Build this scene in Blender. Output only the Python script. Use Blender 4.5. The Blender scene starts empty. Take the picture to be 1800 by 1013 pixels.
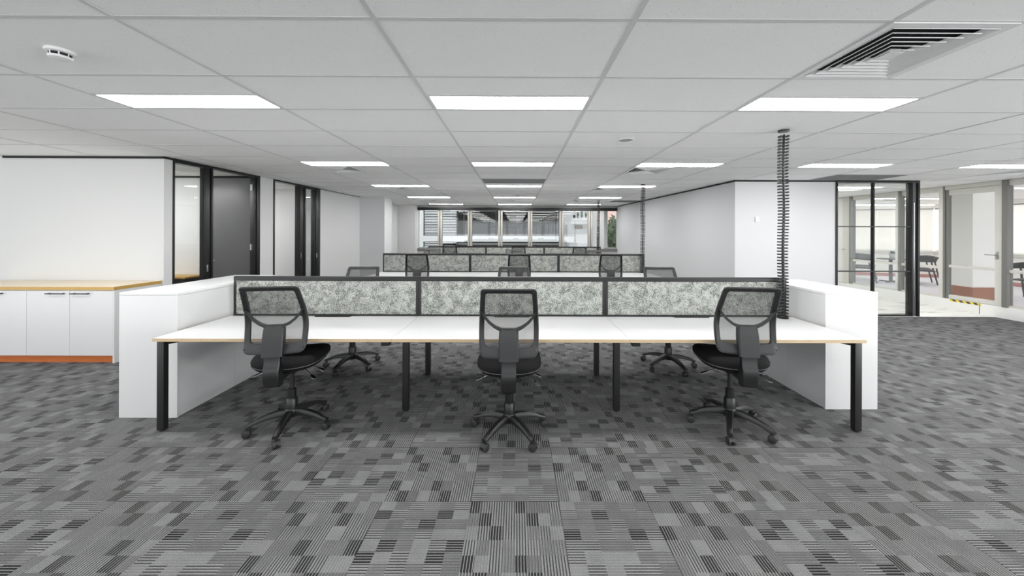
import bpy, bmesh, math, random
from math import sin, cos, pi, radians, sqrt, floor as ifloor
from mathutils import Vector, Matrix

random.seed(7)
sc = bpy.context.scene
COL = sc.collection

# ------------------------------------------------------------------ camera
CAM_H = 1.5272
cam_d = bpy.data.cameras.new('camera')
cam = bpy.data.objects.new('camera', cam_d)
COL.objects.link(cam)
cam_d.sensor_fit = 'HORIZONTAL'
cam_d.sensor_width = 36.0
cam_d.lens = 617.4 / 1800.0 * 36.0
cam_d.shift_x = (900.0 - 910.25) / 1800.0
cam_d.shift_y = (408.91 - 506.5) / 1800.0
cam_d.clip_start = 0.05
cam_d.clip_end = 300
YAW, ROLL = -0.003926, -0.003281
Rm = Matrix.Rotation(YAW, 3, 'Z') @ Matrix.Rotation(ROLL, 3, 'Y')
ax_r, ax_f, ax_u = Rm.col[0], Rm.col[1], Rm.col[2]
cam.matrix_world = Matrix(((ax_r[0], ax_u[0], -ax_f[0], 0), (ax_r[1], ax_u[1], -ax_f[1], 0),
                           (ax_r[2], ax_u[2], -ax_f[2], CAM_H), (0, 0, 0, 1)))
sc.camera = cam

# ------------------------------------------------------------------ sky, fill lights, exposure
SKY = 2.0
LAMP = 25.0
FILL_REAR, FILL_LEFT, FILL_RIGHT = 109, 102, 400
UPT, UPZ = 50, 0.8
w = bpy.data.worlds.new('overcast_sky')
sc.world = w
w.use_nodes = True
bg = w.node_tree.nodes['Background']
bg.inputs[0].default_value = (0.93, 0.97, 1.0, 1)
bg.inputs[1].default_value = SKY


def area(name, loc, rot, sx, sy, power):
    ld = bpy.data.lights.new(name, 'AREA')
    ld.shape = 'RECTANGLE'
    ld.size, ld.size_y, ld.energy = sx, sy, power
    ld.color = (1.0, 1.0, 1.0)
    o = bpy.data.objects.new(name, ld)
    COL.objects.link(o)
    o.location, o.rotation_euler = loc, rot
    return o


# unseen fill lights, added behind and beside the camera to lift the ceiling
area('fill_light_rear', (0, -4.8, 1.0), (radians(90 + UPT), 0, 0), 17, 1.2, FILL_REAR)
area('fill_light_left', (-9.1, -2.2, UPZ), (radians(90 + UPT), 0, radians(-90)), 5, 1.4, FILL_LEFT)
area('fill_light_right', (8.75, -2.3, UPZ), (radians(90 + UPT), 0, radians(90)), 5, 1.4, FILL_RIGHT)

sc.view_settings.view_transform = 'Standard'
sc.view_settings.look = 'None'
sc.view_settings.exposure = 0.22
sc.view_settings.gamma = 1.0
sc.view_settings.use_curve_mapping = False
sc.cycles.use_denoising = True
sc.cycles.max_bounces = 10
sc.cycles.diffuse_bounces = 6
sc.cycles.glossy_bounces = 4
sc.cycles.transparent_max_bounces = 16
sc.cycles.caustics_reflective = False
sc.cycles.caustics_refractive = False
sc.cycles.sample_clamp_indirect = 8.0


# ------------------------------------------------------------------ materials
def srgb(v):
    v = v / 255.0
    return v / 12.92 if v <= 0.04045 else ((v + 0.055) / 1.055) ** 2.4


def S(r, g=None, b=None):
    if g is None:
        g = b = r
    return (srgb(r), srgb(g), srgb(b), 1.0)


def mat(name, col, rough=0.5, metal=0.0, spec=0.5, bump=None):
    m = bpy.data.materials.new(name)
    m.use_nodes = True
    p = m.node_tree.nodes['Principled BSDF']
    p.inputs['Base Color'].default_value = col
    p.inputs['Roughness'].default_value = rough
    p.inputs['Metallic'].default_value = metal
    p.inputs['Specular IOR Level'].default_value = spec
    if bump:
        nt = m.node_tree
        n = nt.nodes.new('ShaderNodeTexNoise')
        n.inputs['Scale'].default_value = bump[0]
        n.inputs['Detail'].default_value = 3
        tc = nt.nodes.new('ShaderNodeNewGeometry')
        nt.links.new(tc.outputs['Position'], n.inputs['Vector'])
        b = nt.nodes.new('ShaderNodeBump')
        b.inputs['Strength'].default_value = bump[1]
        b.inputs['Distance'].default_value = 0.002
        nt.links.new(n.outputs['Fac'], b.inputs['Height'])
        nt.links.new(b.outputs['Normal'], p.inputs['Normal'])
    return m


def emit(name, col, strength):
    m = bpy.data.materials.new(name)
    m.use_nodes = True
    nt = m.node_tree
    nt.nodes.clear()
    e = nt.nodes.new('ShaderNodeEmission')
    e.inputs[0].default_value = col
    e.inputs[1].default_value = strength
    o = nt.nodes.new('ShaderNodeOutputMaterial')
    nt.links.new(e.outputs[0], o.inputs[0])
    return m


class NB:
    """tiny node-expression builder"""
    def __init__(s, m):
        s.nt = m.node_tree

    def val(s, sock, v):
        if isinstance(v, (int, float)):
            sock.default_value = v
        else:
            s.nt.links.new(v, sock)

    def m(s, op, a, b=0.0, c=0.0):
        n = s.nt.nodes.new('ShaderNodeMath')
        n.operation = op
        s.val(n.inputs[0], a)
        s.val(n.inputs[1], b)
        s.val(n.inputs[2], c)
        return n.outputs[0]

    def comb(s, x, y, z):
        n = s.nt.nodes.new('ShaderNodeCombineXYZ')
        for i, v in enumerate((x, y, z)):
            s.val(n.inputs[i], v)
        return n.outputs[0]

    def white(s, x, y, z):
        n = s.nt.nodes.new('ShaderNodeTexWhiteNoise')
        n.noise_dimensions = '3D'
        s.nt.links.new(s.comb(x, y, z), n.inputs['Vector'])
        return n.outputs['Value']

    def noise(s, vec, scale, detail=2.0, rough=0.5, dist=0.0):
        n = s.nt.nodes.new('ShaderNodeTexNoise')
        s.nt.links.new(vec, n.inputs['Vector'])
        n.inputs['Scale'].default_value = scale
        n.inputs['Detail'].default_value = detail
        n.inputs['Roughness'].default_value = rough
        n.inputs['Distortion'].default_value = dist
        return n.outputs['Fac']

    def mix(s, f, a, b):
        n = s.nt.nodes.new('ShaderNodeMix')
        n.data_type = 'RGBA'
        s.val(n.inputs[0], f)
        for k, v in ((6, a), (7, b)):
            if isinstance(v, tuple):
                n.inputs[k].default_value = v
            else:
                s.nt.links.new(v, n.inputs[k])
        return n.outputs[2]

    def step(s, v, lo, hi):
        n = s.nt.nodes.new('ShaderNodeMapRange')
        s.val(n.inputs[0], v)
        n.inputs[1].default_value = lo
        n.inputs[2].default_value = hi
        n.clamp = True
        return n.outputs[0]

    def uv(s, name):
        n = s.nt.nodes.new('ShaderNodeUVMap')
        n.uv_map = name
        x = s.nt.nodes.new('ShaderNodeSeparateXYZ')
        s.nt.links.new(n.outputs[0], x.inputs[0])
        return x.outputs[0], x.outputs[1]

    def pos(s):
        return s.nt.nodes.new('ShaderNodeNewGeometry').outputs['Position']

    def objco(s):
        return s.nt.nodes.new('ShaderNodeTexCoord').outputs['Object']


def carpet_material():
    m = mat('carpet_loop_pile', S(110), 0.95, spec=0.15)
    b = NB(m)
    p = m.node_tree.nodes['Principled BSDF']
    u, v = b.uv('UVMap')
    sd, _ = b.uv('seed')
    cu = b.m('FLOOR', b.m('MULTIPLY', u, 6.0))
    cv = b.m('FLOOR', b.m('MULTIPLY', v, 8.0))
    h1 = b.white(cu, cv, sd)
    hr = b.white(0.5, cv, b.m('ADD', sd, 17.3))
    k = b.m('FLOORED_MODULO', b.m('ADD', b.m('SUBTRACT', cu, cv), b.m('FLOOR', b.m('MULTIPLY', sd, 7.0))), 4.0)
    h2 = b.white(cu, cv, b.m('ADD', sd, 5.7))
    dark = b.m('MULTIPLY', b.m('LESS_THAN', k, 0.5), b.m('GREATER_THAN', hr, 0.33))
    med = b.m('LESS_THAN', h1, 0.45)
    lf = b.m('FRACT', b.m('MULTIPLY', v, 36.0))
    l_wide = b.m('LESS_THAN', lf, 0.72)
    l_thin = b.m('LESS_THAN', lf, 0.42)
    lf2 = b.m('FRACT', b.m('MULTIPLY', v, 72.0))
    l_fine = b.m('LESS_THAN', lf2, 0.45)
    pos = b.pos()
    sp = b.noise(pos, 260.0, 2.0, 0.85)
    big = b.noise(pos, 9.0, 2.0)
    heather = b.m('ADD', b.m('MULTIPLY', b.m('SUBTRACT', sp, 0.5), 0.9), b.m('MULTIPLY', b.m('SUBTRACT', big, 0.5), 0.15))
    light = b.mix(b.step(heather, -0.3, 0.3), S(38), S(164))
    lined = b.m('LESS_THAN', h2, 0.68)
    toned = b.mix(b.m('MULTIPLY', b.step(h2, 0.9, 0.1), 0.26), light, S(46))
    amt = b.m('MULTIPLY', b.m('MULTIPLY_ADD', lined, 0.6, 0.4), b.m('ADD', b.m('MULTIPLY', l_fine, 0.5), b.m('MULTIPLY', l_thin, 0.3)))
    base = b.mix(amt, toned, S(46))
    med_c = b.mix(b.m('MULTIPLY', l_thin, 0.85), light, S(26))
    dark_c = b.mix(b.m('MULTIPLY', l_wide, 0.95), light, S(26))
    c = b.mix(med, base, med_c)
    c = b.mix(dark, c, dark_c)
    m.node_tree.links.new(c, p.inputs['Base Color'])
    bp = m.node_tree.nodes.new('ShaderNodeBump')
    bp.inputs['Strength'].default_value = 0.35
    bp.inputs['Distance'].default_value = 0.003
    m.node_tree.links.new(sp, bp.inputs['Height'])
    m.node_tree.links.new(bp.outputs[0], p.inputs['Normal'])
    return m


def tile_material():
    m = mat('mineral_fibre_ceiling_tile', S(225), 0.95, spec=0.1)
    b = NB(m)
    p = m.node_tree.nodes['Principled BSDF']
    pos = b.pos()
    n1 = b.noise(pos, 170.0, 1.0, 0.6)
    n2 = b.noise(pos, 60.0, 2.0, 0.6)
    dots = b.m('MULTIPLY', b.step(n1, 0.66, 0.74), b.step(n2, 0.42, 0.6))
    c = b.mix(b.m('MULTIPLY', dots, 0.6), S(249, 249, 248), S(128))
    m.node_tree.links.new(c, p.inputs['Base Color'])
    bp = m.node_tree.nodes.new('ShaderNodeBump')
    bp.inputs['Strength'].default_value = 0.2
    bp.inputs['Distance'].default_value = 0.002
    m.node_tree.links.new(n1, bp.inputs['Height'])
    m.node_tree.links.new(bp.outputs[0], p.inputs['Normal'])
    return m


def screen_fabric():
    m = mat('speckled_screen_fabric', S(180), 0.95, spec=0.1)
    b = NB(m)
    p = m.node_tree.nodes['Principled BSDF']
    pos = b.pos()
    n1 = b.noise(pos, 17.0, 3.0, 0.7, 0.5)
    n2 = b.noise(pos, 125.0, 3.0, 0.75, 0.4)
    v = b.m('ADD', b.m('MULTIPLY', n1, 0.30), b.m('MULTIPLY', n2, 0.70))
    f = b.step(v, 0.455, 0.555)
    wv = b.noise(pos, 500.0, 1.0)
    c = b.mix(f, S(182, 185, 179), S(82, 86, 81))
    c = b.mix(b.m('MULTIPLY', wv, 0.22), c, S(120, 122, 118))
    m.node_tree.links.new(c, p.inputs['Base Color'])
    return m


def wood(name, c0, c1, axis=(1, 14, 14), rough=0.45, scale=6.0):
    m = mat(name, c0, rough)
    b = NB(m)
    p = m.node_tree.nodes['Principled BSDF']
    mp = m.node_tree.nodes.new('ShaderNodeMapping')
    mp.inputs['Scale'].default_value = axis
    m.node_tree.links.new(b.pos(), mp.inputs[0])
    n = b.noise(mp.outputs[0], scale, 4.0, 0.6, 0.5)
    m.node_tree.links.new(b.mix(b.step(n, 0.3, 0.7), c0, c1), p.inputs['Base Color'])
    return m


def glass_material(name, tint=(0.97, 0.98, 0.975, 1), refl=1.0):
    m = bpy.data.materials.new(name)
    m.use_nodes = True
    nt = m.node_tree
    nt.nodes.clear()
    t = nt.nodes.new('ShaderNodeBsdfTransparent')
    t.inputs[0].default_value = tint
    g = nt.nodes.new('ShaderNodeBsdfGlossy')
    g.inputs['Roughness'].default_value = 0.0
    fr = nt.nodes.new('ShaderNodeLayerWeight')
    fr.inputs['Blend'].default_value = 0.5
    pw = nt.nodes.new('ShaderNodeMath')
    pw.operation = 'POWER'
    pw.inputs[1].default_value = 5.0
    nt.links.new(fr.outputs['Facing'], pw.inputs[0])
    ml = nt.nodes.new('ShaderNodeMath')
    ml.operation = 'MULTIPLY_ADD'
    ml.inputs[1].default_value = 0.95
    ml.inputs[2].default_value = 0.045 * refl
    nt.links.new(pw.outputs[0], ml.inputs[0])
    mx = nt.nodes.new('ShaderNodeMixShader')
    nt.links.new(ml.outputs[0], mx.inputs[0])
    nt.links.new(t.outputs[0], mx.inputs[1])
    nt.links.new(g.outputs[0], mx.inputs[2])
    o = nt.nodes.new('ShaderNodeOutputMaterial')
    nt.links.new(mx.outputs[0], o.inputs[0])
    return m


def mesh_fabric():
    m = bpy.data.materials.new('open_weave_chair_mesh')
    m.use_nodes = True
    nt = m.node_tree
    p = nt.nodes['Principled BSDF']
    p.inputs['Base Color'].default_value = S(52)
    p.inputs['Roughness'].default_value = 0.8
    t = nt.nodes.new('ShaderNodeBsdfTransparent')
    mx = nt.nodes.new('ShaderNodeMixShader')
    b = NB(m)
    oc = b.objco()
    sp = nt.nodes.new('ShaderNodeSeparateXYZ')
    nt.links.new(oc, sp.inputs[0])
    a = b.m('SINE', b.m('MULTIPLY', b.m('ADD', sp.outputs[0], sp.outputs[2]), 1900.0))
    c = b.m('SINE', b.m('MULTIPLY', b.m('SUBTRACT', sp.outputs[0], sp.outputs[2]), 1900.0))
    f = b.m('ADD', 0.55, b.m('MULTIPLY', b.m('MULTIPLY', a, c), 0.25))
    nt.links.new(f, mx.inputs[0])
    nt.links.new(t.outputs[0], mx.inputs[1])
    nt.links.new(p.outputs[0], mx.inputs[2])
    nt.links.new(mx.outputs[0], nt.nodes['Material Output'].inputs[0])
    return m


def blind_material():
    m = bpy.data.materials.new('translucent_blind_fabric')
    m.use_nodes = True
    nt = m.node_tree
    nt.nodes.clear()
    d = nt.nodes.new('ShaderNodeBsdfDiffuse')
    d.inputs[0].default_value = S(244, 242, 238)
    t = nt.nodes.new('ShaderNodeBsdfTranslucent')
    t.inputs[0].default_value = S(250, 247, 243)
    mx = nt.nodes.new('ShaderNodeMixShader')
    mx.inputs[0].default_value = 0.72
    nt.links.new(d.outputs[0], mx.inputs[1])
    nt.links.new(t.outputs[0], mx.inputs[2])
    o = nt.nodes.new('ShaderNodeOutputMaterial')
    nt.links.new(mx.outputs[0], o.inputs[0])
    return m


def marble_material():
    m = mat('streaked_pale_floor', S(235), 0.28)
    b = NB(m)
    p = m.node_tree.nodes['Principled BSDF']
    mp = m.node_tree.nodes.new('ShaderNodeMapping')
    mp.inputs['Rotation'].default_value = (0, 0, radians(-12))
    mp.inputs['Scale'].default_value = (0.55, 2.6, 1)
    m.node_tree.links.new(b.pos(), mp.inputs[0])
    n = b.noise(mp.outputs[0], 2.6, 4.0, 0.6, 0.8)
    c = b.mix(b.step(n, 0.52, 0.68), S(238, 237, 232), S(150, 150, 148))
    m.node_tree.links.new(c, p.inputs['Base Color'])
    return m


M = {}
M['carpet'] = carpet_material()
M['subfloor'] = mat('dark_subfloor', S(30), 0.9)
M['tile'] = tile_material()
M['tee'] = mat('white_tee_bar', S(214), 0.7)
M['slab'] = mat('plenum_soffit', S(60), 0.9)
M['paint'] = mat('white_wall_paint', S(211, 211, 210), 0.7, spec=0.3, bump=(60, 0.05))
M['paint_grey'] = mat('pale_grey_wall_paint', S(206, 206, 207), 0.7, spec=0.3, bump=(60, 0.05))
M['white_lam'] = mat('white_laminate', S(204), 0.38)
M['white_desk'] = mat('white_desktop_laminate', S(196), 0.45)
M['white_gloss'] = mat('white_satin_laminate', S(216), 0.3)
M['edge'] = wood('birch_ply_edge', S(205, 184, 150), S(176, 152, 118), (2, 60, 60))
M['top_wood'] = wood('pale_oak_top', S(238, 226, 205), S(228, 212, 186), (1, 10, 10))
M['gold_edge'] = wood('golden_ply_edge', S(196, 160, 84), S(172, 134, 62), (2, 50, 50))
M['kick'] = wood('orange_timber_kickboard', S(190, 104, 38), S(166, 84, 26), (1, 30, 30))
M['black'] = mat('black_powder_coat', S(22), 0.42)
M['black_frame'] = mat('black_anodised_frame', S(24, 24, 25), 0.3)
M['black_gap'] = mat('black_shadow_channel', S(14), 0.7)
M['door_dark'] = mat('dark_grey_door_paint', S(92, 92, 93), 0.32, bump=(300, 0.15))
M['plastic'] = mat('charcoal_moulded_plastic', S(34, 34, 35), 0.42, bump=(900, 0.3))
M['plastic_smooth'] = mat('black_nylon', S(18, 18, 19), 0.38)
M['caster'] = mat('grey_caster_nylon', S(38), 0.45)
M['base'] = mat('black_base_plastic', S(19, 19, 20), 0.4)
M['fabric'] = mat('black_seat_fabric', S(15, 15, 16), 0.85, spec=0.25, bump=(900, 0.4))
M['piping'] = mat('grey_seat_piping', S(92), 0.6)
M['chrome'] = mat('chrome', S(225), 0.12, 1.0)
M['steel'] = mat('brushed_steel', S(190), 0.3, 1.0)
M['mesh'] = mesh_fabric()
M['screen'] = screen_fabric()
M['lamp'] = emit('led_diffuser', (1.0, 1.0, 1.0, 1), LAMP)
M['lamp_far'] = emit('office_strip_light', (1.0, 0.97, 0.92, 1), 2.2)
M['grille'] = mat('grey_egg_crate', S(148), 0.6)
M['grille_dark'] = mat('duct_black', S(16), 0.9)
M['white_metal'] = mat('white_enamel', S(232), 0.4)
M['glass'] = glass_material('clear_glass')
M['glass_dark'] = glass_material('tinted_glass', (0.62, 0.64, 0.65, 1), 1.0)
M['alu'] = mat('beige_aluminium', S(212, 210, 203), 0.45)
M['alu_grey'] = mat('grey_aluminium', S(120, 119, 115), 0.45)
M['mull'] = mat('warm_grey_mullion', S(176, 172, 164), 0.5)
M['marble'] = marble_material()
M['kerb'] = mat('white_step_paint', S(236, 236, 232), 0.5)
M['haz_y'] = mat('hazard_yellow', S(242, 212, 40), 0.5)
M['haz_k'] = mat('hazard_black', S(56, 52, 50), 0.5)
M['terr_floor'] = mat('lavender_grey_paving', S(226, 224, 232), 0.6)
M['terr_wall'] = mat('terrace_white_render', S(244, 242, 238), 0.8)
M['plinth'] = wood('dusky_red_plinth', S(200, 150, 146), S(178, 124, 120), (3, 3, 20), 0.7)
M['plinth_br'] = wood('brown_stone_plinth', S(176, 124, 102), S(146, 98, 80), (3, 3, 24), 0.6)
M['blind'] = blind_material()
M['out_furn'] = mat('charcoal_outdoor_metal', S(74, 76, 76), 0.5)
M['pot'] = mat('pale_pot', S(226), 0.6)
M['leaf'] = wood('leaf_green', S(84, 106, 64), S(46, 64, 36), (9, 9, 9), 0.6)
M['leaf_dark'] = wood('dark_leaf', S(66, 82, 60), S(36, 48, 36), (9, 9, 9), 0.6)
M['bark'] = mat('bark', S(74, 62, 50), 0.9)
M['conc'] = mat('white_rendered_concrete', S(190), 0.8, bump=(20, 0.1))
M['conc_grey'] = mat('grey_concrete', S(170), 0.8)
M['louvre'] = mat('pale_louvre_blade', S(222), 0.5)
M['int_dark'] = mat('dim_office_ceiling', S(122, 122, 120), 0.9)
M['int_black'] = mat('black_fitout', S(26, 24, 22), 0.7)
M['int_beige'] = mat('beige_blind', S(196, 186, 174), 0.8)
M['plaque'] = mat('brown_plaque', S(130, 118, 106), 0.6)
M['pink_brick'] = wood('pink_brick_facade', S(214, 184, 176), S(200, 166, 158), (2, 2, 30), 0.8)
M['win_dark'] = mat('far_window_glass', S(64, 60, 60), 0.2)
M['street'] = mat('street_concrete', S(178), 0.9)
M['led_red'] = mat('black_slot', S(12), 0.6)


# ------------------------------------------------------------------ geometry helpers
class MB:
    def __init__(s):
        s.v, s.f = [], []

    def poly(s, pts):
        i = len(s.v)
        s.v += [tuple(p) for p in pts]
        s.f.append(tuple(range(i, i + len(pts))))

    def box(s, x0, x1, y0, y1, z0, z1):
        i = len(s.v)
        s.v += [(x0, y0, z0), (x1, y0, z0), (x1, y1, z0), (x0, y1, z0), (x0, y0, z1), (x1, y0, z1), (x1, y1, z1), (x0, y1, z1)]
        for q in ((0, 3, 2, 1), (4, 5, 6, 7), (0, 1, 5, 4), (1, 2, 6, 5), (2, 3, 7, 6), (3, 0, 4, 7)):
            s.f.append(tuple(i + a for a in q))
        return s

    def loft(s, rings, caps=True, closed=False):
        """rings: equal-length point loops"""
        n = len(rings[0])
        i = len(s.v)
        for r in rings:
            s.v += [tuple(p) for p in r]
        m = len(rings)
        for a in range(m if closed else m - 1):
            b = (a + 1) % m
            for k in range(n):
                l = (k + 1) % n
                s.f.append((i + a * n + k, i + a * n + l, i + b * n + l, i + b * n + k))
        if caps and not closed:
            s.f.append(tuple(i + k for k in reversed(range(n))))
            s.f.append(tuple(i + (m - 1) * n + k for k in range(n)))
        return s

    def cyl(s, p0, p1, r0, r1=None, n=16, caps=True):
        r1 = r0 if r1 is None else r1
        p0, p1 = Vector(p0), Vector(p1)
        d = (p1 - p0).normalized()
        a = d.orthogonal().normalized()
        b = d.cross(a)
        ring = lambda p, r: [p + a * (r * cos(2 * pi * k / n)) + b * (r * sin(2 * pi * k / n)) for k in range(n)]
        return s.loft([ring(p0, r0), ring(p1, r1)], caps)

    def lathe(s, prof, n=24, c=(0, 0, 0)):
        return s.loft([[(c[0] + r * cos(2 * pi * k / n), c[1] + r * sin(2 * pi * k / n), c[2] + z) for k in range(n)] for r, z in prof])

    def tube(s, pts, r, n=8, rx=None):
        """round tube along a path"""
        P = [Vector(p) for p in pts]
        rings = []
        up = Vector((0, 0, 1))
        for k, p in enumerate(P):
            d = (P[min(k + 1, len(P) - 1)] - P[max(k - 1, 0)]).normalized()
            a = d.cross(up)
            if a.length < 1e-4:
                a = d.cross(Vector((0, 1, 0)))
            a.normalize()
            b = a.cross(d)
            rr = r[k] if isinstance(r, (list, tuple)) else r
            rings.append([p + a * (rr * cos(2 * pi * j / n)) + b * (rr * sin(2 * pi * j / n)) for j in range(n)])
        return s.loft(rings)

    def prism(s, pts, d):
        """polygon pts (3d) swept by vector d"""
        d = Vector(d)
        return s.loft([[Vector(p) for p in pts], [Vector(p) + d for p in pts]])


def obj(name, mb, m, parent=None, bevel=0.0, smooth=None, loc=None, rotz=0.0, seg=2):
    me = bpy.data.meshes.new(name)
    me.from_pydata(mb.v, [], mb.f)
    bm = bmesh.new()
    bm.from_mesh(me)
    bmesh.ops.recalc_face_normals(bm, faces=bm.faces)
    if bevel:
        es = [e for e in bm.edges if len(e.link_faces) == 2 and e.calc_face_angle(0) > 0.5]
        bmesh.ops.bevel(bm, geom=es, offset=bevel, segments=seg, profile=0.7, affect='EDGES', clamp_overlap=True)
    bm.to_mesh(me)
    bm.free()
    if smooth or bevel:
        me.shade_smooth()
        me.set_sharp_from_angle(angle=radians(smooth or 35))
    me.materials.append(m)
    o = bpy.data.objects.new(name, me)
    COL.objects.link(o)
    if parent:
        o.parent = parent
    if loc:
        o.location = loc
    o.rotation_euler.z = rotz
    return o


def tag(o, label, cat, group=None):
    o['label'] = label
    o['category'] = cat
    if group:
        o['group'] = group
    return o


def thing(name, label, cat, loc=(0, 0, 0), rz=0.0, group=None):
    o = bpy.data.objects.new(name, None)
    COL.objects.link(o)
    o.empty_display_size = 0.1
    o.location = loc
    o.rotation_euler = (0, 0, rz)
    return tag(o, label, cat, group)


def struct(name, mb, m, label=None, parent=None, **k):
    o = obj(name, mb, m, parent, **k)
    if not parent:
        o['kind'] = 'structure'
        if label:
            o['label'] = label
    return o


def holder(name, loc=(0, 0, 0), rz=0.0, label=None):
    o = bpy.data.objects.new(name, None)
    COL.objects.link(o)
    o.location = loc
    o.rotation_euler.z = rz
    o['kind'] = 'structure'
    if label:
        o['label'] = label
    return o


def dup_tree(o, parent=None):
    c = o.copy()
    COL.objects.link(c)
    c.parent = parent
    for ch in list(o.children):
        dup_tree(ch, c)
    return c


def B(*a):
    return MB().box(*a)


def link_copy(o, name, loc, rotz=0.0, parent=None):
    c = o.copy()
    c.name = name
    COL.objects.link(c)
    c.parent = parent
    c.location = loc
    c.rotation_euler.z = rotz
    return c


# ------------------------------------------------------------------ ceiling grid constants
GX0, GY0, CEIL = -0.656, 1.618, 2.508
YW = 12.9         # far window wall
XF = 8.83         # glazed terrace facade
YG = 6.48         # glass partition plane on the right
ROOM_X0, ROOM_Y0 = -9.2, -4.9

# ------------------------------------------------------------------ floor
FX, FY, TS = -1.2537, 1.9931, 0.5
floor = struct('floor', MB().box(ROOM_X0, XF, ROOM_Y0, 13.0, -0.12, -0.006), M['subfloor'],
               'charcoal carpet-tiled office floor laid quarter turn')


def tile_mesh(seed):
    g = 0.0008
    mb = MB().box(-TS / 2 + g, TS / 2 - g, -TS / 2 + g, TS / 2 - g, -0.006, 0.0)
    me = bpy.data.meshes.new('carpet_tile')
    me.from_pydata(mb.v, [], mb.f)
    uv = me.uv_layers.new(name='UVMap')
    sv = me.uv_layers.new(name='seed')
    for lp in me.loops:
        c = me.vertices[lp.vertex_index].co
        uv.data[lp.index].uv = (c.x / TS + 0.5, c.y / TS + 0.5)
        sv.data[lp.index].uv = (seed, seed)
    me.materials.append(M['carpet'])
    return me


tile_meshes = [tile_mesh(0.13 + 0.97 * k / 4) for k in range(4)]


def carpet_here(x, y):
    if x > XF + 0.05 or y > 12.9 or y < ROOM_Y0 + 0.2 or x < ROOM_X0 + 0.2:
        return False
    if y > YG and x > 4.0 - (y - YG) * 0.055:
        return False
    if y > 4.7 and x < -4.62:
        return False
    return True


tiles = []
for i in range(-18, 22):
    for j in range(-14, 24):
        cx, cy = FX + TS * (i + 0.5), FY + TS * (j + 0.5)
        if not carpet_here(cx, cy):
            continue
        seen = cy > 1.1 and abs(cx) < 1.5 * cy + 0.4
        tiles.append((0 if seen else 1, sqrt(cx * cx + cy * cy + 2.3), i, j, cx, cy))
tiles.sort()
for n, (_, _, i, j, cx, cy) in enumerate(tiles[:300]):
    o = bpy.data.objects.new('carpet_tile', tile_meshes[(i * 7 + j * 3) % 4])
    COL.objects.link(o)
    o.parent = floor
    o.location = (cx, cy, 0)
    o.rotation_euler.z = (pi / 2 if (i + j) % 2 else 0.0) + (pi if (i * 5 + j * 11) % 3 == 0 else 0)
# the remaining tiles, joined
me = bpy.data.meshes.new('carpet_tiles_beyond')
vs, fs, uvs, sds = [], [], [], []
for n, (_, _, i, j, cx, cy) in enumerate(tiles[300:]):
    x0, x1, y0, y1 = cx - 0.2492, cx + 0.2492, cy - 0.2492, cy + 0.2492
    if y1 > YG and x1 > 3.99 and cy < YG:
        y1 = YG - 0.04 if cx > 4.0 else y1
    x1 = min(x1, XF)
    k = len(vs)
    vs += [(x0, y0, 0), (x1, y0, 0), (x1, y1, 0), (x0, y1, 0), (x0, y0, -0.006), (x1, y0, -0.006), (x1, y1, -0.006), (x0, y1, -0.006)]
    c4 = [(0, 0), (1, 0), (1, 1), (0, 1)]
    if (i + j) % 2:
        c4 = [(0, 1), (0, 0), (1, 0), (1, 1)]
    sd = 0.13 + 0.97 * ((i * 7 + j * 3) % 4) / 4
    for q in ((0, 1, 2, 3), (0, 4, 5, 1), (1, 5, 6, 2), (2, 6, 7, 3), (3, 7, 4, 0)):
        fs.append(tuple(k + a for a in q))
        uvs += [c4[a % 4] for a in q]
        sds += [(sd, sd)] * 4
me.from_pydata(vs, [], fs)
u1, u2 = me.uv_layers.new(name='UVMap'), me.uv_layers.new(name='seed')
for k in range(len(uvs)):
    u1.data[k].uv = uvs[k]
    u2.data[k].uv = sds[k]
me.materials.append(M['carpet'])
rest = bpy.data.objects.new('carpet_field', me)
COL.objects.link(rest)
rest.parent = floor
rest['kind'] = 'stuff'

struct('floor_hallway', MB().box(3.95, XF + 0.02, YG - 0.03, 14.2, -0.1, 0.002), M['marble'], 'pale stone-look hallway floor with grey streaks')
# rooms on the left have the same plain dark carpet
struct('floor_side_rooms', MB().box(-8.7, -4.40, 4.62, 9.6, -0.05, 0.0), mat('plain_grey_carpet', S(88), 0.95), 'plain grey carpet of the side rooms')

# ------------------------------------------------------------------ ceiling: slab, tees, tiles, lights
ceiling = struct('ceiling', MB().box(ROOM_X0, XF + .08, ROOM_Y0, 14.4, 2.56, 2.75), M['slab'], 'suspended white mineral-fibre tile ceiling with light panels')

LIGHTS = []            # (i, j_half_start) cells whose far half-row is a light
for j in (-3, 1, 5, 9, 13, 17):
    for i in (-2, 0, 2, 4, 6):
        if j in (9, 13, 17) and i in (4,):
            continue
        if j == 17 and i == 6:
            continue
        LIGHTS.append((i, j))
LIGHTS += [(-4, 1), (-4, -3), (-4, -4)]
LIGHTS = [l for l in LIGHTS if l != (-4, -4)]
ROOM_FILL_LIGHTS = [(-5, 5), (-5, 8), (-6, 5), (-6, 8)]  # unseen panels added to brighten the side rooms
LIGHTS += ROOM_FILL_LIGHTS
VENTS_HALF = [(2, 0), (-2, 6), (2, 6), (7, 6), (2, 10), (-2, 15), (0, 15), (2, 15), (-2, 10)]     # left half of the cell
GRILLES = [(0, 8), (5, 7), (3, 15)]


def tile_proto(w_, d_):
    mb = MB().box(-w_ / 2, w_ / 2, -d_ / 2, d_ / 2, 0, 0.014)
    me_ = bpy.data.meshes.new('ceiling_tile')
    me_.from_pydata(mb.v, [], mb.f)
    me_.materials.append(M['tile'])
    return me_


TP = {'full': tile_proto(1.188, 0.588), 'narrow': tile_proto(1.188, 0.288), 'half': tile_proto(0.588, 0.588)}


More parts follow.
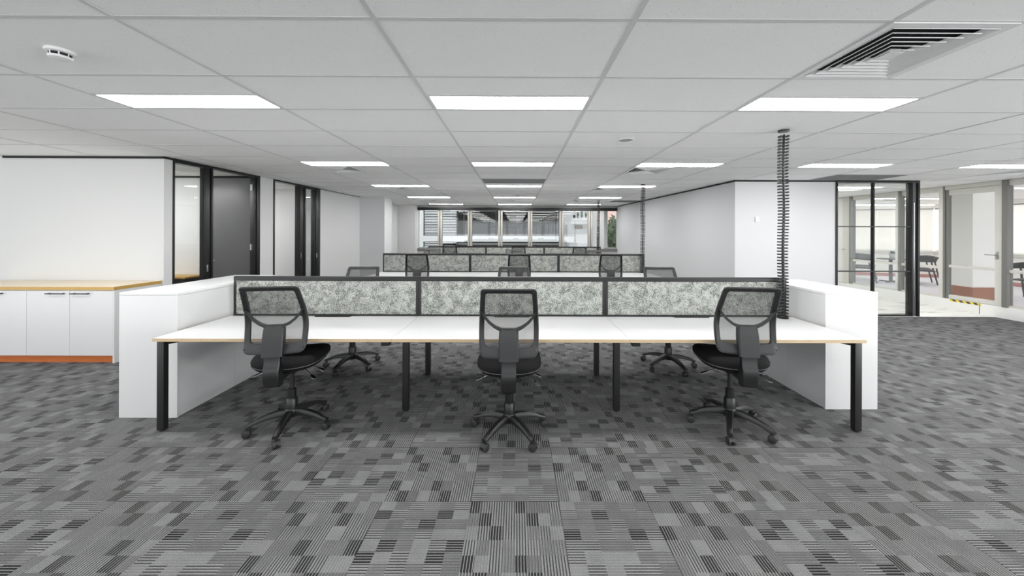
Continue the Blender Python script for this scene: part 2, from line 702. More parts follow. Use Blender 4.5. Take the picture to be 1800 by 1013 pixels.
def ceil_tile(kind, cx, cy, dz=0.0):
    o = bpy.data.objects.new('ceiling_tile', TP[kind])
    COL.objects.link(o)
    o.parent = ceiling
    o.location = (cx, cy, CEIL + 0.0025 + dz)
    return o


rest_tiles = MB()
NT = 0
for i in range(-8, 8):
    for j in range(-11, 21):
        x0, y0 = GX0 + 1.2 * i, GY0 + 0.6 * j
        cx, cy = x0 + 0.6, y0 + 0.3
        if x0 + 1.2 < ROOM_X0 or cy < ROOM_Y0 or cy > YW + 0.3:
            continue
        if (i, j) in GRILLES:
            continue
        seen = cy > 1.2 and abs(cx) < 1.5 * cy + 1.3 and cy < YW and not (cx < -4.9 and cy > 4.7)
        if (i, j) in LIGHTS:
            if seen:
                ceil_tile('narrow', cx, y0 + 0.15)
            else:
                rest_tiles.box(cx - .594, cx + .594, y0 + .006, y0 + .294, CEIL + .0025, CEIL + .0165)
            continue
        if (i, j) in VENTS_HALF:
            ceil_tile('half', x0 + 0.9, cy)
            continue
        if seen and NT < 290:
            ceil_tile('full', cx, cy, random.uniform(0, 0.0012))
            NT += 1
        else:
            rest_tiles.box(cx - .594, cx + .594, y0 + .006, y0 + .594, CEIL + .0025, CEIL + .0165)
rt = obj('ceiling_field', rest_tiles, M['tile'], ceiling)
rt['kind'] = 'stuff'


def tee(x0, x1, y0, y1):
    dz = 0.0006 if x1 - x0 > y1 - y0 else 0.0      # cross tees sit a hair above the main runners
    obj('tee_bar', MB().box(x0, x1, y0, y1, CEIL + dz, CEIL + 0.002 + dz * .5), M['tee'], ceiling)


for i in range(-7, 9):
    x = GX0 + 1.2 * i
    if x > ROOM_X0:
        tee(x - 0.012, x + 0.012, ROOM_Y0, YW)
for j in range(-10, 20):
    y = GY0 + 0.6 * j
    if y > ROOM_Y0:
        tee(ROOM_X0, 8.95, y - 0.012, y + 0.012)
for i, j in LIGHTS:
    y = GY0 + 0.6 * j + 0.3
    tee(GX0 + 1.2 * i + 0.012, GX0 + 1.2 * i + 1.188, y - 0.008, y + 0.008)
for i, j in VENTS_HALF:
    x = GX0 + 1.2 * i + 0.6
    tee(x - 0.012, x + 0.012, GY0 + 0.6 * j + 0.012, GY0 + 0.6 * j + 0.588)

# ---- LED panels
ROWN = {-3: 'row over the camera', 1: 'nearest light row', 5: 'second light row', 9: 'third light row', 13: 'fourth light row', 17: 'farthest light row by the windows', 8: 'back side room'}
POSN = {-6: '', -5: '', -4: 'far left end', -2: 'left', 0: 'middle', 2: 'right of the middle', 4: 'over the right aisle', 6: 'near the glazed terrace wall'}
lf = MB()
hx, hy = 0.588, 0.138
for (a, b_, c, d) in ((-hx, hx, -hy, -hy + .012), (-hx, hx, hy - .012, hy), (-hx, -hx + .012, -hy + .012, hy - .012), (hx - .012, hx, -hy + .012, hy - .012)):
    lf.box(a, b_, c, d, 0.0, 0.012)
light_proto = None
for i, j in LIGHTS:
    lab = 'white LED ceiling panel, %s, in the %s' % (POSN[i], ROWN[j])
    if (i, j) in ROOM_FILL_LIGHTS:
        lab = 'added white LED ceiling panel inside the %s, %s' % ('front side room' if j == 5 else 'back side room', 'nearer the glass' if i == -5 else 'deeper in')
    loc = (GX0 + 1.2 * i + 0.6, GY0 + 0.6 * j + 0.45, CEIL)
    if light_proto is None:
        t = thing('ceiling_light', lab, 'ceiling light', loc, 0, 'LED panels in the ceiling grid')
        obj('light_frame', lf, M['white_metal'], t)
        obj('diffuser', MB().box(-hx + .013, hx - .013, -hy + .013, hy - .013, 0.003, 0.012), M['lamp'], t)
        light_proto = t
    else:
        t = dup_tree(light_proto)
        t.location = loc
        t['label'] = lab


# ---- square louvre diffusers
def make_vent(label, loc):
    t = thing('ceiling_vent', label, 'air vent', loc, 0, 'square louvre air diffusers')
    fr = MB()
    H = 0.297
    for (a, b_, c, d) in ((-H, H, -H, -H + .035), (-H, H, H - .035, H), (-H, -H + .035, -H + .035, H - .035), (H - .035, H, -H + .035, H - .035)):
        fr.box(a, b_, c, d, -0.004, 0.004)
    obj('vent_frame', fr, M['white_metal'], t)
    obj('duct_box', MB().box(-0.295, 0.295, -0.295, 0.295, 0.046, 0.05), M['grille_dark'], t)
    for k in range(6):
        ro = 0.258 - k * 0.039          # lower lip, flared outward
        ri = ro - 0.034
        mb = MB()
        sq = lambda r, z: [(-r, -r, z), (r, -r, z), (r, r, z), (-r, r, z)]
        mb.loft([sq(ro, -0.003), sq(ri, 0.016), sq(ri - .001, 0.0185), sq(ro - .001, -0.0065)], caps=False, closed=True)
        obj('vent_blade', mb, M['white_metal'], t)
    obj('vent_core', MB().loft([[(-.04, -.04, -.005), (.04, -.04, -.005), (.04, .04, -.005), (-.04, .04, -.005)], [(-.03, -.03, .02), (.03, -.03, .02), (.03, .03, .02), (-.03, .03, .02)]]), M['white_metal'], t)
    return t


VN = {(2, 0): 'large white louvre diffuser nearest the camera, upper right of the ceiling',
      (-2, 6): 'white louvre diffuser behind the left panel of the second light row',
      (2, 6): 'white louvre diffuser behind the right panel of the second light row',
      (7, 6): 'white louvre diffuser over the carpet beside the terrace door',
      (2, 10): 'white louvre diffuser behind the right panel of the third light row',
      (-2, 10): 'white louvre diffuser behind the left panel of the third light row',
      (-2, 15): 'small far louvre diffuser left of three before the window wall',
      (0, 15): 'small far louvre diffuser in the middle before the window wall',
      (2, 15): 'small far louvre diffuser on the right before the window wall'}
vp = None
for i, j in VENTS_HALF:
    loc = (GX0 + 1.2 * i + 0.3, GY0 + 0.6 * j + 0.3, CEIL)
    if vp is None:
        vp = make_vent(VN[(i, j)], loc)
    else:
        t = dup_tree(vp)
        t.location = loc
        t['label'] = VN[(i, j)]

GN = {(0, 8): 'grey egg-crate return grille in the middle of the ceiling',
      (5, 7): 'grey egg-crate return grille above the black-framed glass partition',
      (3, 15): 'grey egg-crate return grille at the far end of the right wall'}
gp = None
for i, j in GRILLES:
    loc = (GX0 + 1.2 * i + 0.6, GY0 + 0.6 * j + 0.3, CEIL)
    if gp is None:
        gp = thing('ceiling_return_grille', GN[(i, j)], 'air grille', loc, 0, 'egg-crate return air grilles')
        fr = MB()
        for (a, b_, c, d) in ((-.592, .592, -.292, -.272), (-.592, .592, .272, .292), (-.592, -.572, -.272, .272), (.572, .592, -.272, .272)):
            fr.box(a, b_, c, d, -0.002, 0.006)
        obj('grille_frame', fr, M['grille'], gp)
        eg = MB()
        for k in range(57):
            x = -.572 + k * .02043
            eg.box(x - .0012, x + .0012, -.272, .272, 0.0, 0.014)
        for k in range(27):
            y = -.272 + k * .0209
            eg.box(-.572, .572, y - .0012, y + .0012, 0.0, 0.014)
        e = obj('egg_crate_core', eg, M['grille'], gp)
        e['kind'] = 'stuff'
        obj('duct_back', MB().box(-.58, .58, -.28, .28, 0.03, 0.036), M['grille_dark'], gp)
    else:
        t = dup_tree(gp)
        t.location = loc
        t['label'] = GN[(i, j)]

# ---- smoke detector, speaker, sprinkler
t = thing('smoke_detector', 'white round smoke detector on the ceiling tile, upper left', 'smoke detector', (-2.49, 1.925, CEIL + 0.003))
obj('detector_base', MB().lathe([(0.056, 0.0), (0.058, -0.006), (0.056, -0.014), (0.05, -0.018)], 32), M['white_metal'], t, smooth=40)
mb = MB()
for k in range(8):
    a0, a1 = 2 * pi * k / 8 + 0.07, 2 * pi * (k + 1) / 8 - 0.07
    mb.loft([[(r * cos(a), r * sin(a), z) for r, z in ((0.044, -0.017), (0.046, -0.017), (0.044, -0.036), (0.042, -0.036))] for a in (a0 - .12, a0)])
obj('detector_rib', mb, M['white_metal'], t)
obj('detector_chamber', MB().lathe([(0.041, -0.017), (0.040, -0.036)], 24), M['led_red'], t, smooth=40)
obj('detector_cap', MB().lathe([(0.046, -0.034), (0.043, -0.044), (0.03, -0.049), (0.008, -0.051)], 32), M['white_metal'], t, smooth=40)
t = thing('ceiling_speaker', 'flush round ceiling speaker disc in a tile right of the middle light', 'speaker', (1.156, 3.721, CEIL + 0.003))
obj('speaker_ring', MB().lathe([(0.085, 0.0), (0.085, -0.004), (0.076, -0.006), (0.074, 0.0)], 36), M['white_metal'], t, smooth=40)
obj('speaker_mesh', MB().lathe([(0.074, -0.001), (0.05, -0.004), (0.01, -0.005)], 36), mat('speaker_grey_mesh', S(172), 0.7), t, smooth=40)
for lab, lc in (('small grey sprinkler head hanging before the fourth light row, middle', (0.03, 9.19)), ('small grey sprinkler head hanging before the fourth light row, left', (-1.82, 8.25))):
    t = thing('ceiling_sprinkler', lab, 'sprinkler', (lc[0], lc[1], CEIL), 0, 'sprinkler heads')
    obj('escutcheon', MB().lathe([(0.035, 0.002), (0.035, -0.004), (0.012, -0.01), (0.010, -0.03)], 20), M['steel'], t, smooth=40)
    obj('deflector', MB().lathe([(0.006, -0.03), (0.006, -0.05), (0.02, -0.052), (0.02, -0.055)], 16), M['steel'], t, smooth=40)

# ------------------------------------------------------------------ walls
P0, P1 = Vector((-4.62, 4.62, 0)), Vector((-4.40, 9.6, 0))
LROT = math.atan2(P1.y - P0.y, P1.x - P0.x)
LD = (P1 - P0).normalized()


def ls(y):
    return (y - P0.y) / LD.y


WALL_TOP = CEIL - 0.001
struct('wall_credenza', MB().box(ROOM_X0, -4.62, 4.62, 4.72, 0, WALL_TOP), M['paint'], 'white wall above the oak-topped credenza')
struct('trim_1', MB().box(-6.71, -4.612, 4.606, 4.621, CEIL - 0.028, CEIL - 0.001), M['black_gap'], 'black shadow line along the top of the credenza wall')
lw = holder('wall_left', P0, LROT, 'white left partition wall with two glazed door sets')
for y0, y1 in ((4.62, 4.73), (6.234, 6.562), (8.0, 12.62)):
    obj('wall_panel', MB().box(ls(y0), ls(y1), 0, 0.1, 0, WALL_TOP), M['paint'], lw)
trim = holder('trim_2', P0, LROT, 'thin black shadow line along the top of the left wall')
obj('shadow_line', MB().box(ls(8.0), ls(9.86), -0.004, 0.0, CEIL - 0.012, CEIL - 0.001), M['black_gap'], trim)
obj('shadow_line', MB().box(ls(4.63), ls(4.73), -0.006, 0.0, CEIL - 0.028, CEIL - 0.001), M['black_gap'], trim)

# side room enclosures
struct('wall_room_divider', MB().box(-8.7, -4.66, 6.25, 6.35, 0, WALL_TOP), M['paint'], 'white dividing wall between the two side rooms')
struct('trim_3', MB().box(-8.7, -4.66, 6.238, 6.251, CEIL - 0.03, CEIL - 0.001), M['black_gap'], 'black shadow line on the wall inside the front side room')
struct('wall_room_back', MB().box(-8.7, -4.58, 8.14, 8.24, 0, WALL_TOP), M['paint'], 'white back wall of the second side room')
struct('wall_room_left', MB().box(-8.8, -8.7, 4.62, 9.6, 0, WALL_TOP), M['paint'], 'white end wall of the side rooms')


def glazed_set(win, dor, ya, yb, yc, yd, ye, flip, wl, dl):
    """black sidelight + door frame in the left wall; ya..yb glass, post, opening, jamb"""
    wd = holder(win, P0, LROT, wl)
    g0, g1 = (ya, yb)
    s0, s1 = ls(g0), ls(g1)
    obj('window_frame', MB().box(s0, s0 + .022, -0.012, 0.055, 0, CEIL - .03), M['black_frame'], wd, bevel=.002)
    obj('window_frame', MB().box(s1 - .02, s1, -0.012, 0.055, 0, CEIL - .03), M['black_frame'], wd, bevel=.002)
    obj('window_frame', MB().box(s0 + .022, s1 - .02, -0.012, 0.10, 0, 0.05), M['black_frame'], wd, bevel=.002)
    obj('window_frame', MB().box(s0 + .022, s1 - .02, -0.012, 0.10, CEIL - .055, CEIL - .03), M['black_frame'], wd, bevel=.002)
    obj('glass_pane', MB().box(s0 + .022, s1 - .02, 0.040, 0.048, 0.05, CEIL - .055), M['glass'], wd)
    return wd


w1 = glazed_set('window_1', None, 4.731, 5.19, 0, 0, 0, 0, 'black-framed glass sidelight of the front side room', None)
w2 = glazed_set('window_2', None, 7.475, 7.81, 0, 0, 0, 0, 'narrow black-framed glass sidelight of the second side room', None)
hd = holder('trim_4', P0, LROT, 'continuous black head rail over the two glazed door sets')
obj('head_rail', MB().box(ls(4.731), ls(6.235), -0.014, 0.102, CEIL - .03, CEIL - .001), M['black_frame'], hd)
obj('head_rail', MB().box(ls(6.562), ls(8.0), -0.014, 0.102, CEIL - .03, CEIL - .001), M['black_frame'], hd)
d1 = holder('door_1', P0, LROT, 'dark grey door standing open into the front side room')
for y0, y1, dp in ((5.19, 5.215, .055), (5.215, 5.29, .05), (5.29, 5.318, .055), (6.13, 6.16, .085), (6.16, 6.233, .102)):
    obj('door_jamb', MB().box(ls(y0), ls(y1), -0.014 if dp in (.102, .055) else 0.0, dp, 0, CEIL - .03), M['black_frame'], d1, bevel=.002)
obj('strike_plate', MB().box(ls(5.219), ls(5.25), -0.003, 0.0, 0.93, 1.03), M['steel'], d1, bevel=.001)
obj('strike_plate', MB().box(ls(5.318), ls(5.318) + .002, 0.02, 0.05, 0.93, 1.03), M['steel'], d1, bevel=.001)
LA = Matrix.Rotation(-LROT, 3, 'Z')


def to_l(x, y, z):
    v = LA @ (Vector((x, y, 0)) - P0)
    return (v.x, v.y, z)


leaf = MB().box(-5.38, -4.632, 6.145, 6.185, 0.01, 2.462)
leaf.v = [to_l(*p) for p in leaf.v]
obj('door_leaf', leaf, M['door_dark'], d1, bevel=.002)
for z in (0.25, 1.256, 2.297):
    hg = MB().box(-4.632, -4.60, 6.135, 6.142, z - .05, z + .05)
    hg.box(-4.60, -4.592, 6.118, 6.142, z - .05, z + .05)
    hg.cyl((-4.628, 6.132, z - .052), (-4.628, 6.132, z + .052), .007, n=10)
    hg.v = [to_l(*p) for p in hg.v]
    obj('hinge', hg, M['steel'], d1)
hd_ = MB()
hd_.cyl((-5.32, 6.13, 1.03), (-5.32, 6.09, 1.03), .012, n=12)
hd_.box(-5.33, -5.21, 6.085, 6.097, 1.022, 1.038)
hd_.v = [to_l(*p) for p in hd_.v]
obj('lever_handle', hd_, M['steel'], d1, bevel=.002)
d2 = holder('door_2', P0, LROT, 'black-framed open doorway into the second side room')
for y0, y1, dp in ((6.562, 6.592, .102), (7.305, 7.33, .102), (7.33, 7.45, .085), (7.45, 7.474, .102), (7.811, 7.84, .085), (7.84, 7.998, .102)):
    obj('door_jamb', MB().box(ls(y0), ls(y1), -0.014 if dp > .1 else 0.0, dp, 0, CEIL - .03), M['black_frame'], d2, bevel=.002)
obj('strike_plate', MB().box(ls(7.333), ls(7.36), -0.004, 0.0, 0.98, 1.09), M['steel'], d2, bevel=.001)
obj('strike_plate', MB().box(ls(7.85), ls(7.885), -0.018, -0.014, 0.95, 1.05), M['steel'], d2, bevel=.001)

# column and far left end
struct('column', MB().box(-4.42, -3.70, 9.86, 10.45, 0, WALL_TOP), M['paint_grey'], 'white boxed column against the left wall')
struct('wall_far_left', MB().box(-4.6, -3.63, 12.6, 13.05, 0, WALL_TOP), M['paint'], 'white wall left of the far windows')

# right wall
rw = MB()
rw.prism([(4.04, YG, 0), (4.14, YG + .1, 0), (3.80, YW + .1, 0), (3.70, YW + .1, 0)], (0, 0, WALL_TOP))
struct('wall_right', rw, M['paint_grey'], 'long pale grey wall on the right running to the windows')
struct('wall_right_return', MB().box(4.04, 5.92, YG, YG + .1, 0, WALL_TOP), M['paint_grey'], 'pale grey wall beside the black-framed glass partition')
tr = MB()
tr.prism([(4.028, YG - .012, CEIL - .026), (4.045, YG - .006, CEIL - .026), (3.703, YW, CEIL - .026), (3.688, YW, CEIL - .026)], (0, 0, .025))
struct('trim_5', tr, M['black_gap'], 'black shadow line along the top of the right wall')
struct('trim_6', MB().box(4.03, 5.90, YG - .012, YG, CEIL - .026, CEIL - .001), M['black_gap'], 'black shadow line above the thermostat wall')
t = thing('thermostat', 'small white square thermostat on the right grey wall', 'thermostat', (4.442, YG, 1.783))
obj('back_plate', MB().box(-.04, .04, -.006, 0, -.05, .05), M['white_metal'], t, bevel=.002)
obj('cover', MB().box(-.036, .036, -.024, -.006, -.046, .046), M['white_gloss'], t, bevel=.004)
t = thing('light_switch', 'white light switch plate on the wall inside the front side room', 'switch', (-5.585, 6.25, 1.11))
obj('switch_plate', MB().box(-.036, .036, -.01, 0, -.058, .058), M['white_gloss'], t, bevel=.003)
obj('rocker', MB().box(-.012, .012, -.014, -.01, -.02, .02), M['white_metal'], t, bevel=.001)

# rest of the shell behind the camera
struct('wall_back_sill', MB().box(ROOM_X0, XF, ROOM_Y0 - .1, ROOM_Y0, 0, 0.3), M['paint'], 'low white wall along the open rear side')
struct('wall_left_front', MB().box(ROOM_X0 - .1, ROOM_X0, 3.4, 4.72, 0, WALL_TOP), M['paint'], 'white wall at the far left end')

# ------------------------------------------------------------------ glass partition on the right (black grid)
wp = holder('window_3', (0, 0, 0), 0, 'black steel grid glass partition beside the hallway')
FB = M['black_frame']
obj('window_frame', MB().box(5.905, 5.932, YG - .025, YG + .075, 0, CEIL - .04), FB, wp, bevel=.002)
obj('window_frame', MB().box(5.905, 7.445, YG - .03, YG + .08, CEIL - .04, CEIL - .001), FB, wp, bevel=.002)
obj('window_frame', MB().box(5.932, 7.30, YG - .025, YG + .075, 0.0, 0.028), FB, wp, bevel=.002)
obj('window_frame', MB().box(7.298, 7.318, YG - .03, YG + .08, 0, CEIL - .04), FB, wp, bevel=.002)
obj('window_frame', MB().box(7.405, 7.445, YG - .03, YG + .08, 0, CEIL - .04), FB, wp, bevel=.002)
obj('channel', MB().box(7.318, 7.405, YG + .0, YG + .07, 0, CEIL - .04), M['door_dark'], wp)
obj('pull_bar', MB().cyl((7.345, YG - .02, 0.38), (7.345, YG - .02, 2.10), .006, n=10), M['chrome'], wp)
obj('glazing_bar', MB().box(6.597, 6.619, YG - .018, YG + .04, 0.028, CEIL - .04), FB, wp)
for z in (0.83, 1.657):
    obj('glazing_bar', MB().box(5.932, 6.597, YG - .018, YG + .04, z - .01, z + .01), FB, wp)
    obj('glazing_bar', MB().box(6.619, 7.298, YG - .018, YG + .04, z - .01, z + .01), FB, wp)
for xa, xb in ((5.932, 6.597), (6.619, 7.298)):
    for za, zb in ((.028, .82), (.84, 1.647), (1.667, CEIL - .04)):
        obj('glass_pane', MB().box(xa, xb, YG + .006, YG + .014, za, zb), M['glass'], wp)

# ------------------------------------------------------------------ terrace facade
fc = holder('window_4', (0, 0, 0), 0, 'pale aluminium glazed wall between hallway and terrace')
AL = M['alu']
XO = XF + 0.09
ZS = 0.205


def post(y0, y1, m=None, dx=0.0, z0=ZS):
    obj('post', MB().box(XF - dx, XO, y0, y1, z0, CEIL - .001), m or AL, fc, bevel=.003)


for y0, y1 in ((9.28, 9.35), (8.09, 8.15), (7.24, 7.31), (4.90, 5.03), (3.5, 3.63), (10.6, 10.72), (11.9, 12.02)):
    post(y0, y1)
post(9.20, 9.28, M['alu_grey'], .01)
post(8.03, 8.09, M['alu_grey'], .01)
post(6.345, 6.385)
post(6.27, 6.345, M['alu_grey'], .02)
bays = [(7.31, 8.03, .80), (8.15, 9.20, .80), (5.03, 6.27, .83), (3.63, 4.90, .83), (10.72, 11.9, .8)]
for y0, y1, zm in bays:
    obj('rail', MB().box(XF + .01, XO - .01, y0, y1, ZS, ZS + .035), AL, fc, bevel=.003)
    obj('rail', MB().box(XF + .01, XO - .01, y0, y1, zm, zm + .055), AL, fc, bevel=.003)
    obj('rail', MB().box(XF + .01, XO - .01, y0, y1, 2.40, CEIL - .001), AL, fc, bevel=.003)
    obj('glass_pane', MB().box(XF + .045, XF + .053, y0, y1, ZS + .035, zm), M['glass'], fc)
    obj('glass_pane', MB().box(XF + .045, XF + .053, y0, y1, zm + .055, 2.40), M['glass'], fc)
dd = holder('door_3', (0, 0, 0), 0, 'pale aluminium glass door to the terrace with lever handle')
obj('door_jamb', MB().box(XF + .0, XO, 7.205, 7.24, ZS, CEIL - .001), M['alu_grey'], dd, bevel=.002)
obj('door_head', MB().box(XF, XO, 6.385, 7.205, 2.43, CEIL - .001), AL, dd, bevel=.002)
obj('stile', MB().box(XF + .015, XO - .02, 7.15, 7.20, ZS + .01, 2.425), M['alu_grey'], dd, bevel=.003)
obj('stile', MB().box(XF + .015, XO - .02, 6.392, 6.462, ZS + .01, 2.425), AL, dd, bevel=.003)
obj('door_rail', MB().box(XF + .015, XO - .02, 6.462, 7.15, 2.315, 2.425), AL, dd, bevel=.003)
obj('door_rail', MB().box(XF + .015, XO - .02, 6.462, 7.15, .845, .90), AL, dd, bevel=.003)
obj('door_rail', MB().box(XF + .015, XO - .02, 6.462, 7.15, ZS + .01, .29), AL, dd, bevel=.003)
obj('glass_pane', MB().box(XF + .04, XF + .048, 6.462, 7.15, .29, .845), M['glass'], dd)
obj('glass_pane', MB().box(XF + .04, XF + .048, 6.462, 7.15, .90, 2.315), M['glass'], dd)
hl = MB().box(XF + .009, XF + .016, 6.41, 6.44, 1.06, 1.2)
hl.cyl((XF + .01, 6.425, 1.14), (XF - .05, 6.425, 1.14), .01, n=12)
hl.box(XF - .058, XF - .044, 6.425, 6.55, 1.132, 1.148)
obj('lever_handle', hl, M['steel'], dd, bevel=.002)
d4 = holder('door_4', (0, 0, 0), 0, 'pale solid terrace door past the far post with lever handle')
obj('door_leaf', MB().box(XF + .01, XO - .02, 9.352, 10.598, ZS + .01, 2.42), M['alu'], d4, bevel=.003)
obj('door_head', MB().box(XF, XO, 9.352, 10.598, 2.425, CEIL - .001), AL, d4, bevel=.002)
hl = MB().cyl((XF + .012, 9.43, 1.1), (XF - .05, 9.43, 1.1), .01, n=12)
hl.box(XF - .058, XF - .044, 9.43, 9.55, 1.092, 1.108)
obj('lever_handle', hl, M['steel'], d4, bevel=.002)
struct('trim_7', MB().box(XF, XO + .05, 3.0, 13.0, 0, ZS), M['kerb'], 'white raised kerb under the terrace glazing', bevel=.006)
struct('trim_8', MB().box(XF - .008, XF, 6.655, 6.66, 0, ZS), M['alu_grey'], 'joint line in the white kerb')
t = thing('hazard_tape', 'yellow and black hazard tape on the kerb below the terrace door', 'hazard tape', (XF - .002, 6.63, 0.165))
hz = 0.07
N_HZ = 9
for k in range(N_HZ):
    a0, a1 = 0.5 * k / N_HZ, 0.5 * (k + 1) / N_HZ
    sk = 0.035
    mb = MB().prism([(0, max(a0 - sk / 2, 0), 0), (0, min(max(a1 - sk / 2, 0), .5), 0), (0, min(a1 + sk / 2, .5), .038), (0, min(a0 + sk / 2, .5), .038)], (-.002, 0, 0))
    obj('stripe', mb, M['haz_y'] if k % 2 == 0 else M['haz_k'], t)

# ------------------------------------------------------------------ far window wall
wf = holder('window_5', (0, 0, 0), 0, 'far ribbon window with warm grey mullions')
ML = M['mull']
ys = [-2.8145, -1.714, -.592, .505, 1.655, 2.72]
for x in ys:
    for dx in (-.045, .045):
        obj('mullion', MB().box(x + dx - .033, x + dx + .033, YW, YW + .16, .94, 2.36), ML, wf, bevel=.004)
obj('mullion', MB().box(-3.645, -3.60, YW, YW + .16, .94, 2.36), M['paint'], wf)
obj('mullion', MB().box(3.08, 3.225, YW + .02, YW + .2, .94, 2.36), M['paint'], wf)
xs = [-3.60] + ys + [3.08]
for a, b_ in zip(xs[:-1], xs[1:]):
    obj('glass_pane', MB().box(a + (.078 if a in ys else 0), b_ - (.078 if b_ in ys else 0), YW + .07, YW + .078, .97, 2.34), M['glass'], wf)
obj('glass_pane', MB().box(3.225, 3.70, YW + .07, YW + .078, .97, 2.34), M['glass'], wf)
obj('blind_box', MB().box(-3.64, 3.70, YW - .06, YW + .16, 2.44, CEIL - .001), M['grille'], wf, bevel=.004)
obj('head_frame', MB().box(-3.64, 3.70, YW - .03, YW + .16, 2.335, 2.44), M['black'], wf, bevel=.004)
obj('sill_frame', MB().box(-3.64, 3.70, YW - .03, YW + .16, .84, .94), M['alu_grey'], wf, bevel=.004)
obj('outer_ledge', MB().box(-3.64, 3.70, YW + .17, YW + .5, .93, .97), M['conc'], wf)
struct('wall_far_sill', MB().box(-3.64, 3.71, YW, YW + .15, 0, .84), M['paint'], 'white wall below the far windows')

# ------------------------------------------------------------------ workstations
SCREEN_H = 1.098


def make_bench(label, yc, mirror=False):
    t = thing('workstation_bench', label, 'desk', (0, yc, 0), 0, 'six-person bench desks')
    X0, X1 = -2.74, 2.66
    sx = [X0, -.94, .86, X1]
    for side in (-1, 1):
        for k in range(3):
            a, b_ = sx[k] + .001, sx[k + 1] - .001
            ya, yb = (-.745, -.025) if side < 0 else (.025, .745)
            d = obj('desktop', MB().box(a, b_, ya, yb, .6962, .72), M['white_desk'], t, bevel=.0015)
            ye = ya if side < 0 else yb
            obj('edge_band', MB().box(a, b_, ye - (.002 if side < 0 else 0), ye + (.002 if side > 0 else 0), .696, .7195), M['edge'], d)
            xe = a if k == 0 else (b_ if k == 2 else None)
            if xe is not None:
                obj('edge_band', MB().box(xe - (.002 if k == 0 else 0), xe + (.002 if k == 2 else 0), ya, yb, .696, .7195), M['edge'], d)
    for xs_ in (-1.75, -.04, 1.68):
        for s_ in (-1, 1):
            obj('cable_slot', MB().prism([(xs_ - .18, s_ * .026, .7202), (xs_ + .18, s_ * .026, .7202), (xs_ + .16, s_ * .062, .7202), (xs_ - .16, s_ * .062, .7202)], (0, 0, .0012)), M['black_gap'], t)
    for x in (X0 + .004, X1 - .056):
        for y in (-.715, .675):
            lg = obj('leg', MB().box(x, x + .052, y, y + .04, .008, .694), M['black'], t, bevel=.003)
            obj('foot', MB().cyl((x + .026, y + .02, 0), (x + .026, y + .02, .01), .018, n=12), M['plastic_smooth'], lg)
        obj('end_rail', MB().prism([(x + .004, -.675, .694), (x + .004, -.675, .655), (x + .004, -.60, .645), (x + .004, .60, .645), (x + .004, .675, .655), (x + .004, .675, .694)], (.044, 0, 0)), M['black'], t)
    for x in (-.94, .86):
        for y in (-.415, .335):
            lg = obj('leg', MB().box(x - .026, x + .026, y, y + .05, .008, .694), M['black'], t, bevel=.006)
            obj('foot', MB().cyl((x, y + .025, 0), (x, y + .025, .01), .018, n=12), M['plastic_smooth'], lg)
        for s in (-1, 1):
            px_ = x - .075 if x < 0 else x + .075
            obj('bracket', MB().prism([(px_ - .03, s * .62, .6955), (px_ + .03, s * .62, .6955), (px_ + .03, s * .62, .645), (px_ - .03, s * .62, .645)], (0, s * .06, 0)), M['black'], t, bevel=.003)
    for y in (-.40, .36):
        obj('beam', MB().box(X0 + .06, X1 - .06, y, y + .04, .65, .694), M['black'], t)
    obj('cable_tray', MB().box(X0 + .3, X1 - .3, -.1, .1, .60, .606), M['black'], t)
    return t


def make_screen(label, x0, x1, yc):
    t = thing('desk_screen', label, 'desk screen', ((x0 + x1) / 2, yc, 0.7205), 0, 'speckled fabric desk screens')
    h, H = (x1 - x0) / 2 - .001, SCREEN_H - .7205
    obj('fabric_panel', MB().box(-h + .024, h - .024, -.016, .016, .016, H - .042), M['screen'], t, bevel=.003)
    obj('top_rail', MB().prism([(-h, -.018, H - .042), (-h, .018, H - .042), (-h, .018, H - .008), (-h, .010, H), (-h, -.010, H), (-h, -.018, H - .008)], (2 * h, 0, 0)), M['black'], t)
    obj('bottom_rail', MB().box(-h, h, -.018, .018, 0, .014), M['black'], t)
    for sgn in (-1, 1):
        a, b_ = sorted((sgn * h, sgn * (h - .026)))
        obj('side_post', MB().box(a, b_, -.018, .018, .0145, H - .0425), M['black'], t, bevel=.003)
    return t


ROWC = [3.40, 7.17, 10.88]
ROWL = ['front bench', 'second bench', 'far bench by the windows']
BL = ['white six-person bench desk with black legs, nearest the camera', 'white six-person bench desk, second from the camera', 'white six-person bench desk farthest back by the windows']
sxs = [-2.715, -.94, .858, 2.61]
for r in range(3):
    make_bench(BL[r], ROWC[r])
    for k in range(3):
        make_screen('grey speckled fabric desk screen in black frame, %s on the %s' % (('left', 'middle', 'right')[k], ROWL[r]), sxs[k], sxs[k + 1], ROWC[r])

# ---- cable umbilicals
CHX = [2.54, 2.56, 2.525]
PITCH = 0.0295


def vertebra():
    mb = MB()
    n = 10
    # half-round left plate, right plate and spine link
    for cx, ww, dd_ in ((-.030, .018, .032), (.030, .013, .028)):
        ring = [(cx + ww * cos(2 * pi * k / n), dd_ * sin(2 * pi * k / n)) for k in range(n)]
        mb.loft([[(x, y, .002) for x, y in ring], [(x, y, .0145) for x, y in ring]])
    mb.box(-.016, -.002, -.016, .016, .006, .011)
    mb.box(.004, .02, -.014, .014, .006, .011)
    ring = [(.002 + .013 * cos(2 * pi * k / n), .020 * sin(2 * pi * k / n)) for k in range(n)]
    mb.loft([[(x, y, 0.0) for x, y in ring], [(x * .8, y * .75, .012) for x, y in ring], [(x * .55, y * .55, .0285) for x, y in ring]])
    return mb


